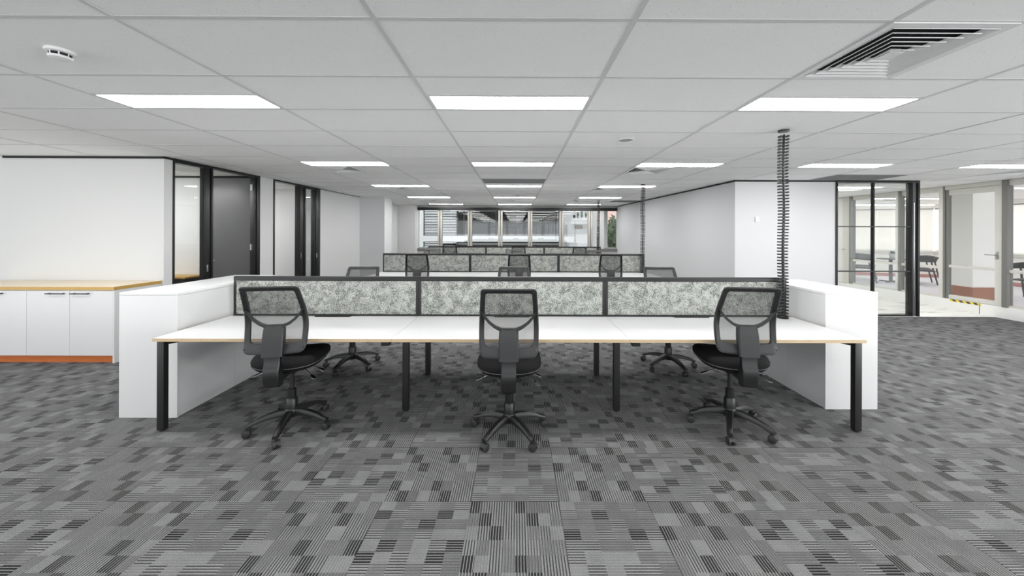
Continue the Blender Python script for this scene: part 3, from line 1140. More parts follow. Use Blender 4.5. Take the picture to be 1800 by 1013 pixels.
vert_mesh = None
CL = ['black segmented cable spine rising from the right end of the front bench to the ceiling',
      'black segmented cable spine rising from the second bench to the ceiling',
      'black segmented cable spine rising from the far bench by the windows']
for r in range(3):
    yb = ROWC[r] - .066
    t = thing('cable_spine', CL[r], 'cable spine', (CHX[r], yb, 0.7203), 0, 'cable spines from ceiling to benches')
    obj('base_plate', MB().lathe([(0.045, 0.0), (0.045, 0.006), (0.03, 0.010)], 20), M['plastic_smooth'], t, smooth=40)
    zt = CEIL - .7203 - .012
    nseg = int((zt - .01) / PITCH)
    for k in range(nseg):
        if vert_mesh is None:
            v0 = obj('vertebra', vertebra(), M['plastic'], t)
            vert_mesh = v0.data
        else:
            v0 = bpy.data.objects.new('vertebra', vert_mesh)
            COL.objects.link(v0)
            v0.parent = t
        wob = .004 * sin(k * .23 + r)
        v0.location = (wob, 0, .0095 + k * PITCH)
        v0.rotation_euler.z = .35 * sin(k * .09 + r * 1.3)
    obj('ceiling_collar', MB().lathe([(0.044, zt - .004), (0.046, zt), (0.046, zt + .0115)], 20), M['plastic_smooth'], t, smooth=40)

# ---- white storage cabinets at the ends of the front bench


def end_cabinet(label, x0, x1, y0, y1, h, inner):
    t = thing('storage_cabinet', label, 'cabinet', ((x0 + x1) / 2, y0, 0), 0, 'white end cabinets of the front bench')
    a = (x1 - x0) / 2
    L = y1 - y0
    obj('end_panel', MB().box(-a, a, 0, .018, 0, h - .025), M['white_lam'], t, bevel=.001)
    obj('top', MB().box(-a, a, 0, L, h - .0245, h), M['white_gloss'], t, bevel=.0015)
    obj('end_panel', MB().box(-a, a, L - .018, L, 0, h - .025), M['white_lam'], t, bevel=.001)
    nb = 2
    for k in range(nb):
        ya, yb = .0185 + k * (L - .037) / nb, .0185 + (k + 1) * (L - .037) / nb - .002
        obj('side_panel', MB().box(-a + .001 if inner < 0 else a - .017, -a + .017 if inner < 0 else a - .001, ya, yb, .004, h - .026), M['white_lam'], t)
        dr = obj('door', MB().box(-a + .001 if inner > 0 else a - .017, -a + .017 if inner > 0 else a - .001, ya, yb, .06, h - .03), M['white_lam'], t)
        xx = -a if inner > 0 else a
        obj('handle', MB().box(xx - .012, xx + .012, (ya + yb) / 2 - .08, (ya + yb) / 2 + .08, h - .09, h - .082), M['black'], dr)
    obj('plinth', MB().box(-a + .02, a - .02, .019, L - .019, 0, .06), M['white_lam'], t)
    return t


end_cabinet('white low storage cabinet at the left end of the front bench', -3.25, -2.775, 2.888, 4.07, 1.026, 1)
end_cabinet('white low storage cabinet at the right end of the front bench', 2.688, 3.142, 3.04, 3.90, 1.018, -1)

# ------------------------------------------------------------------ credenza on the left
XR = -4.648
for u in range(2):
    x1 = -4.666 - u * .992
    t = thing('credenza_unit', ('white two-door credenza unit nearest the glazed rooms' if u == 0 else 'white two-door credenza unit at the left edge, under the oak top'), 'cabinet', (x1 - .496, 4.08, 0), 0, 'white credenza units')
    obj('carcass', MB().box(-.494, .494, .021, .535, .085, .844), M['white_lam'], t)
    for k in (0, 1):
        xa, xb = (-.4945, -.0015) if k == 0 else (.0015, .4945)
        d = obj('door', MB().box(xa, xb, 0, .019, .087, .836), M['white_lam'], t, bevel=.001)
        hx_ = -.142 if k == 0 else .142
        hb = MB().cyl((hx_ - .104, -.03, .805), (hx_ + .104, -.03, .805), .0055, n=10)
        for s in (-.08, .08):
            hb.cyl((hx_ + s, -.03, .805), (hx_ + s, 0, .805), .006, n=8)
            hb.lathe([(.010, -.002), (.010, .002)], 10, (hx_ + s, -.012, .805))
        obj('handle', hb, M['black'], d, smooth=40)
    obj('kickboard', MB().box(-.496, .496, .035, .05, 0, .083), M['kick'], t)
    if u == 0:
        obj('end_panel', MB().box(.4955, .515, 0, .537, 0, .844), M['white_lam'], t, bevel=.001)
t = thing('credenza_worktop', 'long oak worktop with golden ply edge along the white wall', 'worktop', (-5.66, 4.07, .8445))
obj('board', MB().box(-1.02, 1.014, .002, .548, 0.0, .039), M['top_wood'], t, bevel=.001)
obj('edge_band', MB().box(-1.02, 1.014, 0, .002, 0, .0385), M['gold_edge'], t)
obj('edge_band', MB().box(1.014, 1.016, 0, .548, 0, .0385), M['gold_edge'], t)
t = thing('side_cabinet', 'low black cabinet with oak top inside the front side room', 'cabinet', (-6.1, 5.9, 0))
obj('carcass', MB().box(-.55, .55, 0, .345, 0.04, .735), M['black'], t)
obj('top', MB().box(-.56, .56, -.01, .348, .7355, .762), M['gold_edge'], t, bevel=.001)
obj('plinth', MB().box(-.52, .52, .02, .32, 0, .04), M['black'], t)


# ------------------------------------------------------------------ office chairs
def rounded(poly, rad, n=5):
    out = []
    m = len(poly)
    for k in range(m):
        p0, p1, p2 = Vector(poly[k - 1]), Vector(poly[k]), Vector(poly[(k + 1) % m])
        r = rad[k]
        d0, d2 = (p0 - p1).normalized(), (p2 - p1).normalized()
        a, c = p1 + d0 * r, p1 + d2 * r
        for q in range(n):
            tt = q / (n - 1)
            out.append(a * (1 - tt) ** 2 + p1 * (2 * tt * (1 - tt)) + c * tt ** 2)
    return out


def back_y(z):
    pts = [(0.60, -.285), (0.66, -.268), (0.74, -.238), (0.86, -.222), (0.95, -.238), (1.05, -.285), (1.16, -.345)]
    for k in range(len(pts) - 1):
        if z <= pts[k + 1][0] or k == len(pts) - 2:
            (z0, y0), (z1, y1) = pts[k], pts[k + 1]
            m0 = (y1 - pts[max(k - 1, 0)][1]) / (z1 - pts[max(k - 1, 0)][0])
            e = pts[min(k + 2, len(pts) - 1)]
            m1 = (e[1] - y0) / (e[0] - z0)
            h, q = z1 - z0, (z - z0) / (z1 - z0)
            return (2 * q ** 3 - 3 * q ** 2 + 1) * y0 + (q ** 3 - 2 * q ** 2 + q) * h * m0 + (3 * q ** 2 - 2 * q ** 3) * y1 + (q ** 3 - q ** 2) * h * m1


def make_chair(star, dz=0.0):
    t = thing('office_chair', '', 'chair', (0, 0, 0), 0, 'black mesh-back office chairs')
    # five-star base
    hub = MB().lathe([(.030, .085), (.047, .092), (.05, .115), (.046, .150), (.040, .156)], 20)
    obj('base_hub', hub, M['base'], t, smooth=40)
    arm = MB()
    rings = []
    for x, zc, hh, ww in ((.035, .124, .046, .056), (.085, .128, .042, .052), (.15, .122, .036, .047), (.21, .108, .031, .043), (.26, .090, .027, .041), (.292, .079, .022, .036)):
        rings.append([(x, -ww / 2, zc - hh / 2), (x, ww / 2, zc - hh / 2), (x, ww / 2, zc + hh * .15), (x, ww * .32, zc + hh / 2), (x, -ww * .32, zc + hh / 2), (x, -ww / 2, zc + hh * .15)])
    arm.loft(rings)
    a0 = None
    for k in range(5):
        ang = star + 2 * pi * k / 5
        if a0 is None:
            a0 = obj('base_arm', arm, M['base'], t, smooth=50, rotz=ang)
            cs = MB()
            for s in (-1, 1):
                cs.loft([[(.012 + r * cos(q * pi / 8), s * y, .0275 + r * sin(q * pi / 8)) for q in range(16)] for r, y in ((.020, .006), (.0265, .008), (.0275, .016), (.0265, .023), (.02, .0255))])
            cs.box(-.004, .026, -.006, .006, .02, .05)
            cs.cyl((0, 0, .04), (0, 0, .075), .008, n=10)
            hood = [(.012 + .031 * cos(q * pi / 8), .0275 + .031 * sin(q * pi / 8)) for q in range(1, 8)]
            cs.loft([[(x, y, z) for x, z in hood] + [(x * .8 + .0025, y, z * .86 + .004) for x, z in reversed(hood)] for y in (-.024, .024)])
            c0 = obj('caster', cs, M['caster'], a0, smooth=40, loc=(.272, 0, 0), rotz=.5)
        else:
            a1 = link_copy(a0, 'base_arm', (0, 0, 0), ang, t)
            link_copy(c0, 'caster', (.272, 0, 0), random.uniform(-1.2, 1.2) + .6, a1)
    col = MB().lathe([(.041, .14), (.041, .225), (.034, .235)], 20)
    col.lathe([(.031, .23), (.031, .30), (.026, .305)], 20)
    obj('gas_lift_sleeve', col, M['plastic_smooth'], t, smooth=40)
    obj('gas_lift_piston', MB().cyl((0, 0, .30), (0, 0, .48 + dz), .016, n=16), M['black'], t, smooth=40)
    up = (0, 0, dz)
    mech = MB().box(-.075, .075, -.13, .11, .462, .505)
    mech.box(-.035, .035, -.27, -.12, .452, .496)
    obj('tilt_mechanism', mech, M['plastic_smooth'], t, bevel=.008, loc=up)
    # seat: domed superellipse cushion over a moulded pan
    def se(a, b_, e, n, yc, z):
        out = []
        for k in range(n):
            th = 2 * pi * k / n
            c_, s_ = cos(th), sin(th)
            out.append((a * abs(c_) ** (2 / e) * (1 if c_ >= 0 else -1) * (1 - .06 * s_), yc + b_ * abs(s_) ** (2 / e) * (1 if s_ >= 0 else -1), z))
        return out

    def bend(ring, amt, edge):
        return [(x, y, z - max(0, (y - .10)) ** 2 * .8 * amt + .35 * x * x * amt) for x, y, z in ring]
    cush = MB()
    cush.loft([bend(se(.222, .226, 3.2, 40, .035, .498), 1, 0), bend(se(.236, .240, 3.4, 40, .035, .518), 1, 0), bend(se(.238, .243, 3.5, 40, .035, .550), 1, 0),
               bend(se(.228, .232, 3.4, 40, .035, .574), 1, 0), bend(se(.20, .205, 3.0, 40, .035, .587), 1, 0), bend(se(.13, .13, 2.6, 40, .035, .589), 1, 0), bend(se(.05, .05, 2.2, 40, .035, .587), 1, 0)])
    st = obj('seat', cush, M['fabric'], t, smooth=60, loc=up)
    ring = bend(se(.2370, .2415, 3.4, 40, .035, .524), 1, 0)
    pi_ = MB()
    pi_.loft([[Vector(p) + Vector((p[0], p[1] - .035, 0)).normalized() * (.0022 * cos(q * pi / 3)) + Vector((0, 0, .0022 * sin(q * pi / 3))) for q in range(6)] for p in ring], closed=True)
    obj('piping', pi_, M['piping'], st, smooth=60)
    pan = MB()
    pan.loft([bend(se(.10, .12, 2.6, 40, .02, .478), .2, 0), bend(se(.17, .18, 3.0, 40, .03, .483), .8, 0), bend(se(.216, .220, 3.2, 40, .035, .498), 1, 0), bend(se(.2215, .2255, 3.2, 40, .035, .4979), 1, 0)])
    obj('seat_pan', pan, M['plastic_smooth'], t, smooth=60, loc=up)
    # backrest frame
    outer = [(-.186, 1.152), (.186, 1.152), (.203, .98), (.209, .86), (.205, .74), (.196, .668), (0.0, .655), (-.196, .668), (-.205, .74), (-.209, .86), (-.203, .98)]
    orad = [.028, .028, .05, .05, .045, .04, .06, .04, .045, .05, .05]
    inner = [(-.156, 1.118), (.156, 1.118), (.168, .98), (.174, .86), (.172, .78), (.168, .735), (0.0, .722), (-.168, .735), (-.172, .78), (-.174, .86), (-.168, .98)]
    irad = [.016, .016, .05, .035, .02, .025, .06, .025, .02, .035, .05]
    O, I = rounded(outer, orad, 7), rounded(inner, irad, 7)
    ring_of = lambda P, dy: [(p.x, back_y(p.y) + dy, p.y) for p in P]
    fr = MB()
    rings = [ring_of(O, .002), ring_of([o * .8 + i_ * .2 for o, i_ in zip(O, I)], .012), ring_of(I, .008), ring_of(I, -.012), ring_of([o * .75 + i_ * .25 for o, i_ in zip(O, I)], -.018), ring_of(O, -.010)]
    n = len(O)
    fr.loft(rings, caps=False, closed=True)
    bf = obj('backrest_frame', fr, M['plastic'], t, smooth=50, loc=up)
    for sx_, sz in ((-.178, 1.138), (.178, 1.138), (0, 1.137), (-.19, .70), (.19, .70)):
        y = back_y(sz) - .017
        obj('screw_cap', MB().cyl((sx_, y + .003, sz), (sx_, y - .0015, sz), .005, n=10), M['plastic_smooth'], bf)
    # mesh web
    mw = MB()
    NZ, NX = 14, 6
    zs = [.728 + (1.117 - .728) * k / NZ for k in range(NZ + 1)]
    def half(z):
        pts = [(.70, .160), (.735, .168), (.78, .173), (.86, .174), (.98, .168), (1.12, .156)]
        for (z0, a_), (z1, b2) in zip(pts[:-1], pts[1:]):
            if z <= z1:
                return a_ + (b2 - a_) * (z - z0) / (z1 - z0)
        return .156
    for z in zs:
        h_ = half(z) + .004
        for k in range(NX + 1):
            q = -1 + 2 * k / NX
            mw.v.append((h_ * q, back_y(z) + .004 - .012 * (1 - q * q), z))
    for a in range(NZ):
        for k in range(NX):
            i0 = a * (NX + 1) + k
            mw.f.append((i0, i0 + 1, i0 + NX + 2, i0 + NX + 1))
    obj('mesh_back', mw, M['mesh'], t, smooth=60, loc=up)
    # Y-shaped back support
    ys_ = MB()
    for s in (-1, 1):
        path = [(.190, .985), (.170, .950), (.135, .908), (.095, .876), (.055, .858), (.02, .850), (-.002, .849)]
        wd = [.010, .014, .017, .019, .023, .03, .034]
        rings = []
        for k, (x, z) in enumerate(path):
            xa, za = path[max(k - 1, 0)]
            xb, zb = path[min(k + 1, len(path) - 1)]
            dn = Vector((-(zb - za), xb - xa)).normalized()
            hw = wd[k]
            yf = back_y(z) - .016 - (.012 if k > 1 else .004)
            yb_ = yf - (.012 + .003 * k)
            p1, p2 = (x + dn.x * hw * .5, z + dn.y * hw * .5), (x - dn.x * hw * .5, z - dn.y * hw * .5)
            rings.append([(s * p1[0], yf, p1[1]), (s * p2[0], yf, p2[1]), (s * p2[0], yb_, p2[1]), (s * p1[0], yb_, p1[1])])
        ys_.loft(rings)
    # central block
    def yb0(z):
        return back_y(z)
    blk = []
    for z, ww, y0, y1 in ((.868, .052, -.247, -.272), (.845, .066, -.246, -.286), (.79, .068, -.25, -.298), (.70, .068, -.262, -.308), (.653, .067, -.272, -.314)):
        blk.append([(-ww, y0, z), (ww, y0, z), (ww, y1 + .008, z), (ww - .008, y1, z), (-ww + .008, y1, z), (-ww, y1 + .008, z)])
    ys_.loft(blk)
    obj('back_support', ys_, M['plastic'], t, smooth=30, loc=up)
    # J-bar
    jb = MB()
    secs = [((-.272, -.306), .656), ((-.272, -.308), .60), ((-.270, -.318), .575), ((-.250, -.326), .555), ((-.248, -.322), .50), ((-.25, -.316), .452), ((-.256, -.306), .440)]
    jb.loft([[(-.051, y0, z), (.051, y0, z), (.051, y1 + .006, z), (.045, y1, z), (-.045, y1, z), (-.051, y1 + .006, z)] for (y0, y1), z in secs])
    obj('back_bar', jb, M['plastic_smooth'], t, smooth=30, loc=up)
    # levers
    for pts in ([(.06, -.02, .488), (.13, -.07, .465), (.19, -.125, .44)], [(.07, .04, .488), (.15, .02, .462), (.20, .0, .446)], [(-.07, -.02, .488), (-.14, -.05, .465), (-.20, -.07, .45)]):
        lv = MB().tube(pts, .0045, 8)
        e, d = Vector(pts[-1]), (Vector(pts[-1]) - Vector(pts[-2])).normalized()
        sd_ = d.cross(Vector((0, 0, 1))).normalized()
        pad = [(e - d * .012, .005), (e + d * .008, .012), (e + d * .035, .013), (e + d * .05, .006)]
        lv.loft([[c + sd_ * w_ + Vector((0, 0, .004)), c - sd_ * w_ + Vector((0, 0, .004)), c - sd_ * w_ - Vector((0, 0, .003)), c + sd_ * w_ - Vector((0, 0, .003))] for c, w_ in pad])
        obj('lever', lv, M['chrome'], t, smooth=50, loc=up)
    return t


D2R = radians
r2, r3 = ROWC[1] - ROWC[0], ROWC[2] - ROWC[0]
CH = [  # x, y, rz, star angle (local), dz, label
    (-1.752, 2.755, 9, -78 - 9, 0, 'black mesh-back office chair at the left front desk, back to the camera'),
    (-.05, 2.68, 0, -54, 0, 'black mesh-back office chair at the middle front desk, back to the camera'),
    (1.69, 2.77, -8, -121 + 8, 0, 'black mesh-back office chair at the right front desk, beside the cable spine'),
    (-1.86, 4.0, 183, 75, -.05, 'black mesh-back office chair behind the left front screen, facing the camera'),
    (-.03, 4.03, 180, 20, -.05, 'black mesh-back office chair behind the middle front screen, facing the camera'),
    (1.735, 4.0, 175, 36, -.045, 'black mesh-back office chair behind the right front screen, facing the camera'),
    (-1.80, 2.72 + r2, 9, 5, 0, 'black mesh-back office chair at the left of the second bench, back to the camera'),
    (.055, 2.69 + r2, -1, 30, 0, 'black mesh-back office chair at the middle of the second bench, back to the camera'),
    (1.72, 2.73 + r2, -9, 50, 0, 'black mesh-back office chair at the right of the second bench, back to the camera'),
    (-1.95, 4.03 + r2, 178, 10, .0, 'black mesh-back office chair behind the left screen of the second bench'),
    (-.06, 4.03 + r2, 180, 40, -.01, 'black mesh-back office chair behind the middle screen of the second bench'),
    (1.72, 4.03 + r2, 172, 60, -.03, 'black mesh-back office chair behind the right screen of the second bench'),
    (-1.92, 2.74 + r3, 7, 20, .055, 'black mesh-back office chair at the left of the far bench, raised highest'),
    (.06, 2.70 + r3, 0, 33, .0, 'black mesh-back office chair at the middle of the far bench'),
    (1.80, 2.70 + r3, -3, 12, -.02, 'black mesh-back office chair at the right of the far bench'),
]
proto = make_chair(0.0)
UPPER = ('tilt_mechanism', 'seat', 'seat_pan', 'backrest_frame', 'mesh_back', 'back_support', 'back_bar', 'lever')
for n_, (x, y, rz, star, dz, lab) in enumerate(CH):
    c = proto if n_ == 0 else dup_tree(proto)
    c.location = (x, y, 0)
    c.rotation_euler.z = D2R(rz)
    c['label'] = lab
    k = 0
    for ch in c.children:
        nm = ch.name.split('.')[0]
        if nm == 'base_arm':
            ch.rotation_euler.z = D2R(star) + 2 * pi * k / 5
            k += 1
        elif nm in UPPER:
            ch.location.z = dz

# ------------------------------------------------------------------ terrace beyond the glazing
struct('floor_terrace', MB().box(XF + .14, 15.2, 2.0, 15.0, -.06, 0.0), M['terr_floor'], 'lavender grey paved terrace floor')
A0, A1, B1 = Vector((10.2, 13.68, 0)), Vector((14.6, 12.22, 0)), Vector((14.62, 2.2, 0))


def terr_wall(name, pa, pb, lab, nblind, labs):
    d = pb - pa
    L = d.length
    rz = math.atan2(d.y, d.x)
    h = holder(name, pa, rz, lab)
    obj('parapet', MB().box(0, L, 0, .2, .11, .84), M['terr_wall'], h)
    obj('plinth', MB().box(0, L, -.02, .2, 0, .11), M['plinth'], h)
    obj('capping_rail', MB().box(0, L, -.05, .2, .84, .93), M['alu'], h, bevel=.01)
    obj('head_beam', MB().box(0, L, 0, .2, 2.42, 2.56), M['terr_wall'], h)
    for k in range(nblind):
        xa, xb = L * k / nblind + .003, L * (k + 1) / nblind - .003
        t_ = thing('roller_blind', labs % ('first', 'second', 'third', 'fourth', 'fifth', 'sixth')[k], 'blind', pa, rz, 'white roller blinds of the terrace')
        obj('blind_cloth', MB().box(xa, xb, .03, .034, .96, 2.385), M['blind'], t_)
        obj('head_roller', MB().box(xa, xb, .0, .06, 2.385, 2.42), M['grille'], t_, bevel=.008)
        obj('bottom_bar', MB().box(xa, xb, .02, .044, .935, .96), M['white_metal'], t_, bevel=.004)


terr_wall('wall_terrace_back', A0, A1, 'white terrace parapet with grey rail and red plinth', 3, 'drawn white roller blind, %s from the left along the back of the terrace')
terr_wall('wall_terrace_side', A1, B1, 'white terrace parapet along the far side', 5, 'drawn white roller blind, %s from the terrace corner along its outer side')
pr = holder('column_terrace', (0, 0, 0), 0, 'white rendered pier with brown stone plinth outside the door')
obj('pier', MB().box(9.95, 10.75, 7.62, 8.04, .36, 2.555), M['terr_wall'], pr)
obj('plinth', MB().box(9.93, 10.77, 7.60, 8.06, 0, .36), M['plinth_br'], pr, bevel=.004)
for lab, x0, x1, y in (('bright linear light under the terrace ceiling, nearer one', 10.0, 13.2, 9.77), ('bright linear light under the terrace ceiling, farther one', 11.0, 14.2, 11.9)):
    t = thing('ceiling_linear_light', lab, 'ceiling light', ((x0 + x1) / 2, y, 2.50), 0, 'terrace linear lights')
    L = (x1 - x0) / 2
    obj('housing', MB().box(-L, L, -.05, .05, .012, .06), M['white_metal'], t)
    obj('diffuser', MB().box(-L + .01, L - .01, -.042, .042, 0, .012), emit('terrace_led', (1, .98, .95, 1), 20.0), t)
t = thing('ceiling_disc', 'dark round disc fixed under the terrace ceiling', 'speaker', (10.9, 10.0, 2.5595))
obj('disc_body', MB().lathe([(.30, 0), (.30, -.04), (.26, -.055), (.05, -.06)], 30), M['grille'], t, smooth=40)
struct('ceiling_terrace', MB().box(XO, 15.2, 2.0, 15.0, 2.56, 2.7), M['terr_wall'], 'white terrace soffit')


def patio_chair(label, x, y, rz):
    t = thing('patio_chair', label, 'chair', (x, y, 0), rz, 'charcoal patio armchairs on the terrace')
    FM = M['out_furn']
    obj('seat', MB().box(-.23, .24, -.24, .24, .435, .465), FM, t, bevel=.008)
    bk = MB()
    bk.prism([(-.245, -.25, .70), (-.245, .25, .70), (-.31, .27, .85), (-.31, -.27, .85)], (.025, 0, 0))
    obj('backrest', bk, FM, t, bevel=.006)
    for s in (-1, 1):
        ap = MB().prism([(-.25, s * .25, .70), (.13, s * .25, .70), (.17, s * .25, .82), (-.30, s * .26, .85)], (0, s * .02, 0))
        obj('armrest', ap, FM, t)
        sec = ((-.016, -.013), (.016, -.013), (.016, .013), (-.016, .013))
        obj('leg', MB().loft([[(p_ + x_, s * (.262 + q_), z) for p_, q_ in sec] for x_, z in ((.27, 0), (.17, .45), (.12, .70))]), FM, t)
        obj('leg', MB().loft([[(p_ + x_, s * (.262 + q_), z) for p_, q_ in sec] for x_, z in ((-.36, 0), (-.27, .45), (-.23, .70))]), FM, t)
        obj('seat_rail', MB().box(-.27, .17, s * .25 - .012, s * .25 + .012, .42, .445), FM, t)
    return t


pa_ = patio_chair('charcoal patio armchair left of the terrace table, seen through the glass partition', 11.12, 11.20, radians(-40))
patio_chair('charcoal patio armchair behind the left one at the terrace table', 11.78, 11.82, radians(-48))
patio_chair('charcoal patio armchair right of the terrace table, beside the partition post', 12.1, 10.45, radians(138))
patio_chair('charcoal patio armchair behind the right one at the terrace table', 12.62, 11.0, radians(142))
patio_chair('charcoal patio armchair at the right edge, outside the terrace window', 12.02, 8.15, radians(190))
t = thing('patio_table', 'small charcoal pedestal table on the terrace with a potted plant', 'table', (11.86, 11.08, 0))
obj('tabletop', MB().lathe([(.32, .715), (.33, .722), (.33, .735), (.32, .742), (.02, .743)], 32), M['out_furn'], t, smooth=40)
obj('pedestal', MB().cyl((0, 0, .03), (0, 0, .715), .045, n=16), M['out_furn'], t, smooth=40)
for k in range(4):
    obj('foot', MB().box(.02, .27, -.025, .025, 0, .035), M['out_furn'], t, rotz=k * pi / 2 + .4, bevel=.005)
t = thing('potted_plant', 'small dark succulent in a pale pot on the terrace table', 'plant', (11.90, 11.06, .744))
obj('pot', MB().lathe([(.06, 0), (.075, .02), (.09, .15), (.08, .15), (.075, .13), (.01, .128)], 20), M['pot'], t, smooth=40)
lfm = MB()
rng = random.Random(3)
for k in range(46):
    a, el = rng.uniform(0, 2 * pi), rng.uniform(.2, 1.4)
    L = rng.uniform(.08, .15)
    c = Vector((0, 0, .13))
    d = Vector((cos(a) * cos(el), sin(a) * cos(el), sin(el)))
    s = d.cross(Vector((0, 0, 1))).normalized() * .02
    lfm.poly([c, c + d * L * .5 + s, c + d * L, c + d * L * .5 - s])
obj('leaves', lfm, M['leaf_dark'], t)

# ------------------------------------------------------------------ outside the far windows
struct('street', MB().box(-80, 80, 13.6, 120, -9.2, -9.0), M['street'], 'street far below the office')
nb = thing('neighbour_building', 'neighbouring office block with louvres and lit open-plan floor beyond the far windows', 'building', (0, 17.5, -9.0))
Z = 9.0
obj('corner_pier', MB().box(-5.25, -4.62, -.1, .5, 0, Z + 6), M['conc'], nb)
obj('spandrel', MB().box(-4.62, 2.15, -.15, .3, Z + 1.07, Z + 1.36), M['conc'], nb)
obj('spandrel', MB().box(-4.62, 2.15, -.15, .3, Z + 2.95, Z + 4.0), M['conc'], nb)
obj('lower_wall', MB().box(-4.62, 2.15, .25, .6, 0, Z + 1.07), M['int_black'], nb)
for x0, x1, z0, z1, ns in ((-4.58, -2.96, 1.37, 2.95, 20), (-4.58, -2.96, .2, 1.05, 10)):
    lp = obj('louvre_panel', MB().box(x0, x1, .06, .12, Z + z0, Z + z1), M['int_black'], nb)
    for k in range(ns):
        z = Z + z0 + (z1 - z0) * (k + .3) / ns
        bl = MB().box(x0 + .02, x1 - .02, -.04, .05, z, z + .034)
        obj('slat', bl, M['louvre'], lp)
fr = MB()
for x in (-2.94, -2.62, -1.02, .58, 2.11):
    fr.box(x - .03, x + .03, -.02, .08, Z + 1.36, Z + 2.95)
obj('curtain_wall_frame', fr, M['int_black'], nb)
for a, b_ in ((-2.91, -2.65), (-2.59, -1.05), (-.99, .55), (.61, 2.08)):
    obj('window_pane', MB().box(a, b_, .03, .04, Z + 1.36, Z + 2.95), M['glass_dark'], nb)
obj('office_ceiling', MB().box(-4.6, 2.14, .2, 20, Z + 2.62, Z + 2.95), M['int_dark'], nb)
obj('office_floor', MB().box(-4.6, 2.14, .2, 20, Z + .9, Z + 1.0), M['int_dark'], nb)
obj('office_wall', MB().box(-4.6, 2.14, 19.7, 20, Z + 1.0, Z + 2.62), M['int_black'], nb)
obj('office_wall', MB().box(-4.7, -4.6, .3, 20, Z + 1.0, Z + 2.62), M['int_black'], nb)
obj('office_wall', MB().box(2.05, 2.14, .3, 19.7, Z + 1.0, Z + 2.62), M['conc_grey'], nb)
stl = None
for cxx in (-2.55, -.05, 1.4):
    for k in range(7):
        y = .9 + 2.4 * k
        o = obj('strip_light', MB().box(cxx - .6, cxx + .6, y, y + .22, Z + 2.60, Z + 2.618), M['lamp_far'], nb) if stl is None else link_copy(stl, 'strip_light', (cxx - stl_c, y - .9, 0), 0, nb)
        if stl is None:
            stl, stl_c = o, cxx
for k in range(4):
    xa = -2.3 + k * 1.15
    wv = obj('interior_window', MB().box(xa, xa + 1.0, 12, 12.08, Z + 1.0, Z + 2.1), M['int_black'], nb)
    for s in (0, 1):
        obj('blind', MB().box(xa + .06 + s * .46, xa + .46 + s * .46, 11.96, 12.0, Z + 1.02, Z + 1.9), M['int_beige'], wv)
# white wing on the right
wg = thing('white_building_wing', 'white rendered building wing with planter balcony outside the far windows', 'building', (0, 16.5, -9.0))
obj('wall', MB().box(2.2, 2.95, 1.6, 2.2, 0, Z + 5), M['conc'], wg)
obj('wall', MB().box(2.55, 3.48, .3, 1.6, 0, Z + 1.95), M['conc'], wg)
obj('wall', MB().box(2.75, 3.9, 2.2, 3.0, 0, Z + 6), M['conc'], wg)
obj('planter_box', MB().box(2.55, 3.44, -.15, .3, Z + 1.93, Z + 2.20), M['conc'], wg, bevel=.01)
obj('lower_box', MB().box(2.2, 2.73, .0, .29, Z + 1.08, Z + 1.34), M['conc'], wg, bevel=.01)
obj('plaque', MB().box(2.80, 3.16, .28, .30, Z + 1.70, Z + 1.885), M['plaque'], wg)
obj('lamp_box', MB().box(2.62, 2.80, .0, .2, Z + 2.20, Z + 2.40), M['conc'], wg)
obj('lamp_opening', MB().box(2.655, 2.765, -.005, .0, Z + 2.23, Z + 2.36), M['int_black'], wg)
obj('pier', MB().box(3.56, 3.66, -.5, .0, 0, Z + 6), M['conc'], wg)
obj('pier', MB().box(3.72, 3.78, .5, .8, 0, Z + 6), M['conc_grey'], wg)
obj('balcony', MB().box(3.58, 3.95, -.2, .4, Z + 1.85, Z + 2.08), M['conc'], wg)
obj('balcony', MB().box(3.58, 3.95, -.1, .4, Z + 1.5, Z + 1.56), M['conc'], wg)
t = thing('outer_pier', 'tall white pier outside the right end of the far windows', 'pier', (3.6, 14.3, -9))
obj('shaft', MB().box(-.09, .09, -.1, .1, 0, 15), M['conc'], t, bevel=.01)


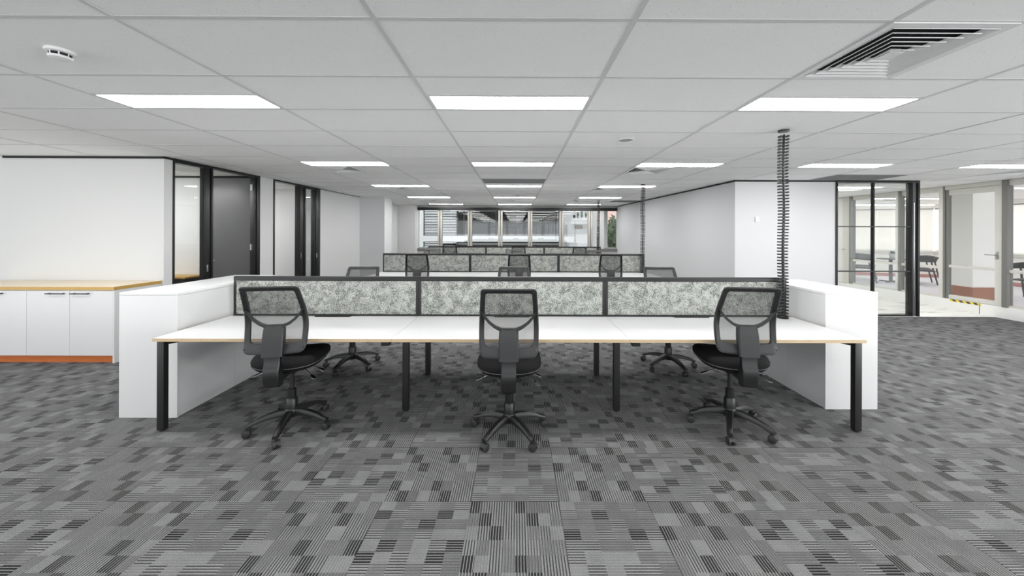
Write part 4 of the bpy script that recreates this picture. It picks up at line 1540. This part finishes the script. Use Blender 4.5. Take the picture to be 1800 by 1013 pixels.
def leaf_cloud(name, parent, m, center, rad, n, size, seed):
    rng = random.Random(seed)
    mb = MB()
    for k in range(n):
        while True:
            p = Vector((rng.uniform(-1, 1), rng.uniform(-1, 1), rng.uniform(-1, 1)))
            if .25 < p.length < 1:
                break
        p = Vector((p.x * rad[0], p.y * rad[1], p.z * rad[2])) * (1 + .12 * sin(9 * p.x + 7 * p.z)) + Vector(center)
        a = Vector((rng.uniform(-1, 1), rng.uniform(-1, 1), rng.uniform(-.6, 1))).normalized()
        b_ = a.orthogonal().normalized()
        s = size * rng.uniform(.6, 1.3)
        mb.poly([p - a * s, p + b_ * s * .45, p + a * s, p - b_ * s * .45])
    return obj(name, mb, m, parent)


for k in range(3):
    t = thing('balcony_plant', 'green leafy plant in the white balcony planter, %s from the left' % ('first', 'second', 'third')[k], 'plant', (2.88 + k * .19, 16.50, -9 + Z + 2.203), 0, 'balcony planter plants')
    leaf_cloud('foliage', t, M['leaf'], (0, 0, .17), (.05, .06, .15 + .03 * (k % 2)), 110, .028, k)
    obj('stem', MB().cyl((0, 0, 0), (0, 0, .15), .012, n=6), M['bark'], t)
t = thing('street_tree', 'bushy green street tree outside the right end of the far windows', 'tree', (6.5, 24, -9))
leaf_cloud('foliage', t, M['leaf'], (0, 0, Z + .2), (1.5, 1.3, 2.3), 3600, .17, 11)
obj('trunk', MB().tube([(0, 0, 0), (.1, 0, 4), (0, .1, Z)], [.28, .2, .1], 10), M['bark'], t, smooth=50)
t = thing('pink_building', 'pink brick apartment block behind the street tree', 'building', (12, 46, -9))
obj('facade', MB().box(-5, 5, 0, 8, 0, 22), M['pink_brick'], t)
for a in range(6):
    for b_ in range(5):
        f_ = obj('window_frame', MB().box(-4.5 + a * 1.6, -3.5 + a * 1.6, -.05, 0, 8.2 + b_ * 2.6, 9.8 + b_ * 2.6), M['conc'], t)
        obj('window_pane', MB().box(-4.4 + a * 1.6, -3.6 + a * 1.6, -.07, -.05, 8.3 + b_ * 2.6, 9.7 + b_ * 2.6), M['win_dark'], f_)
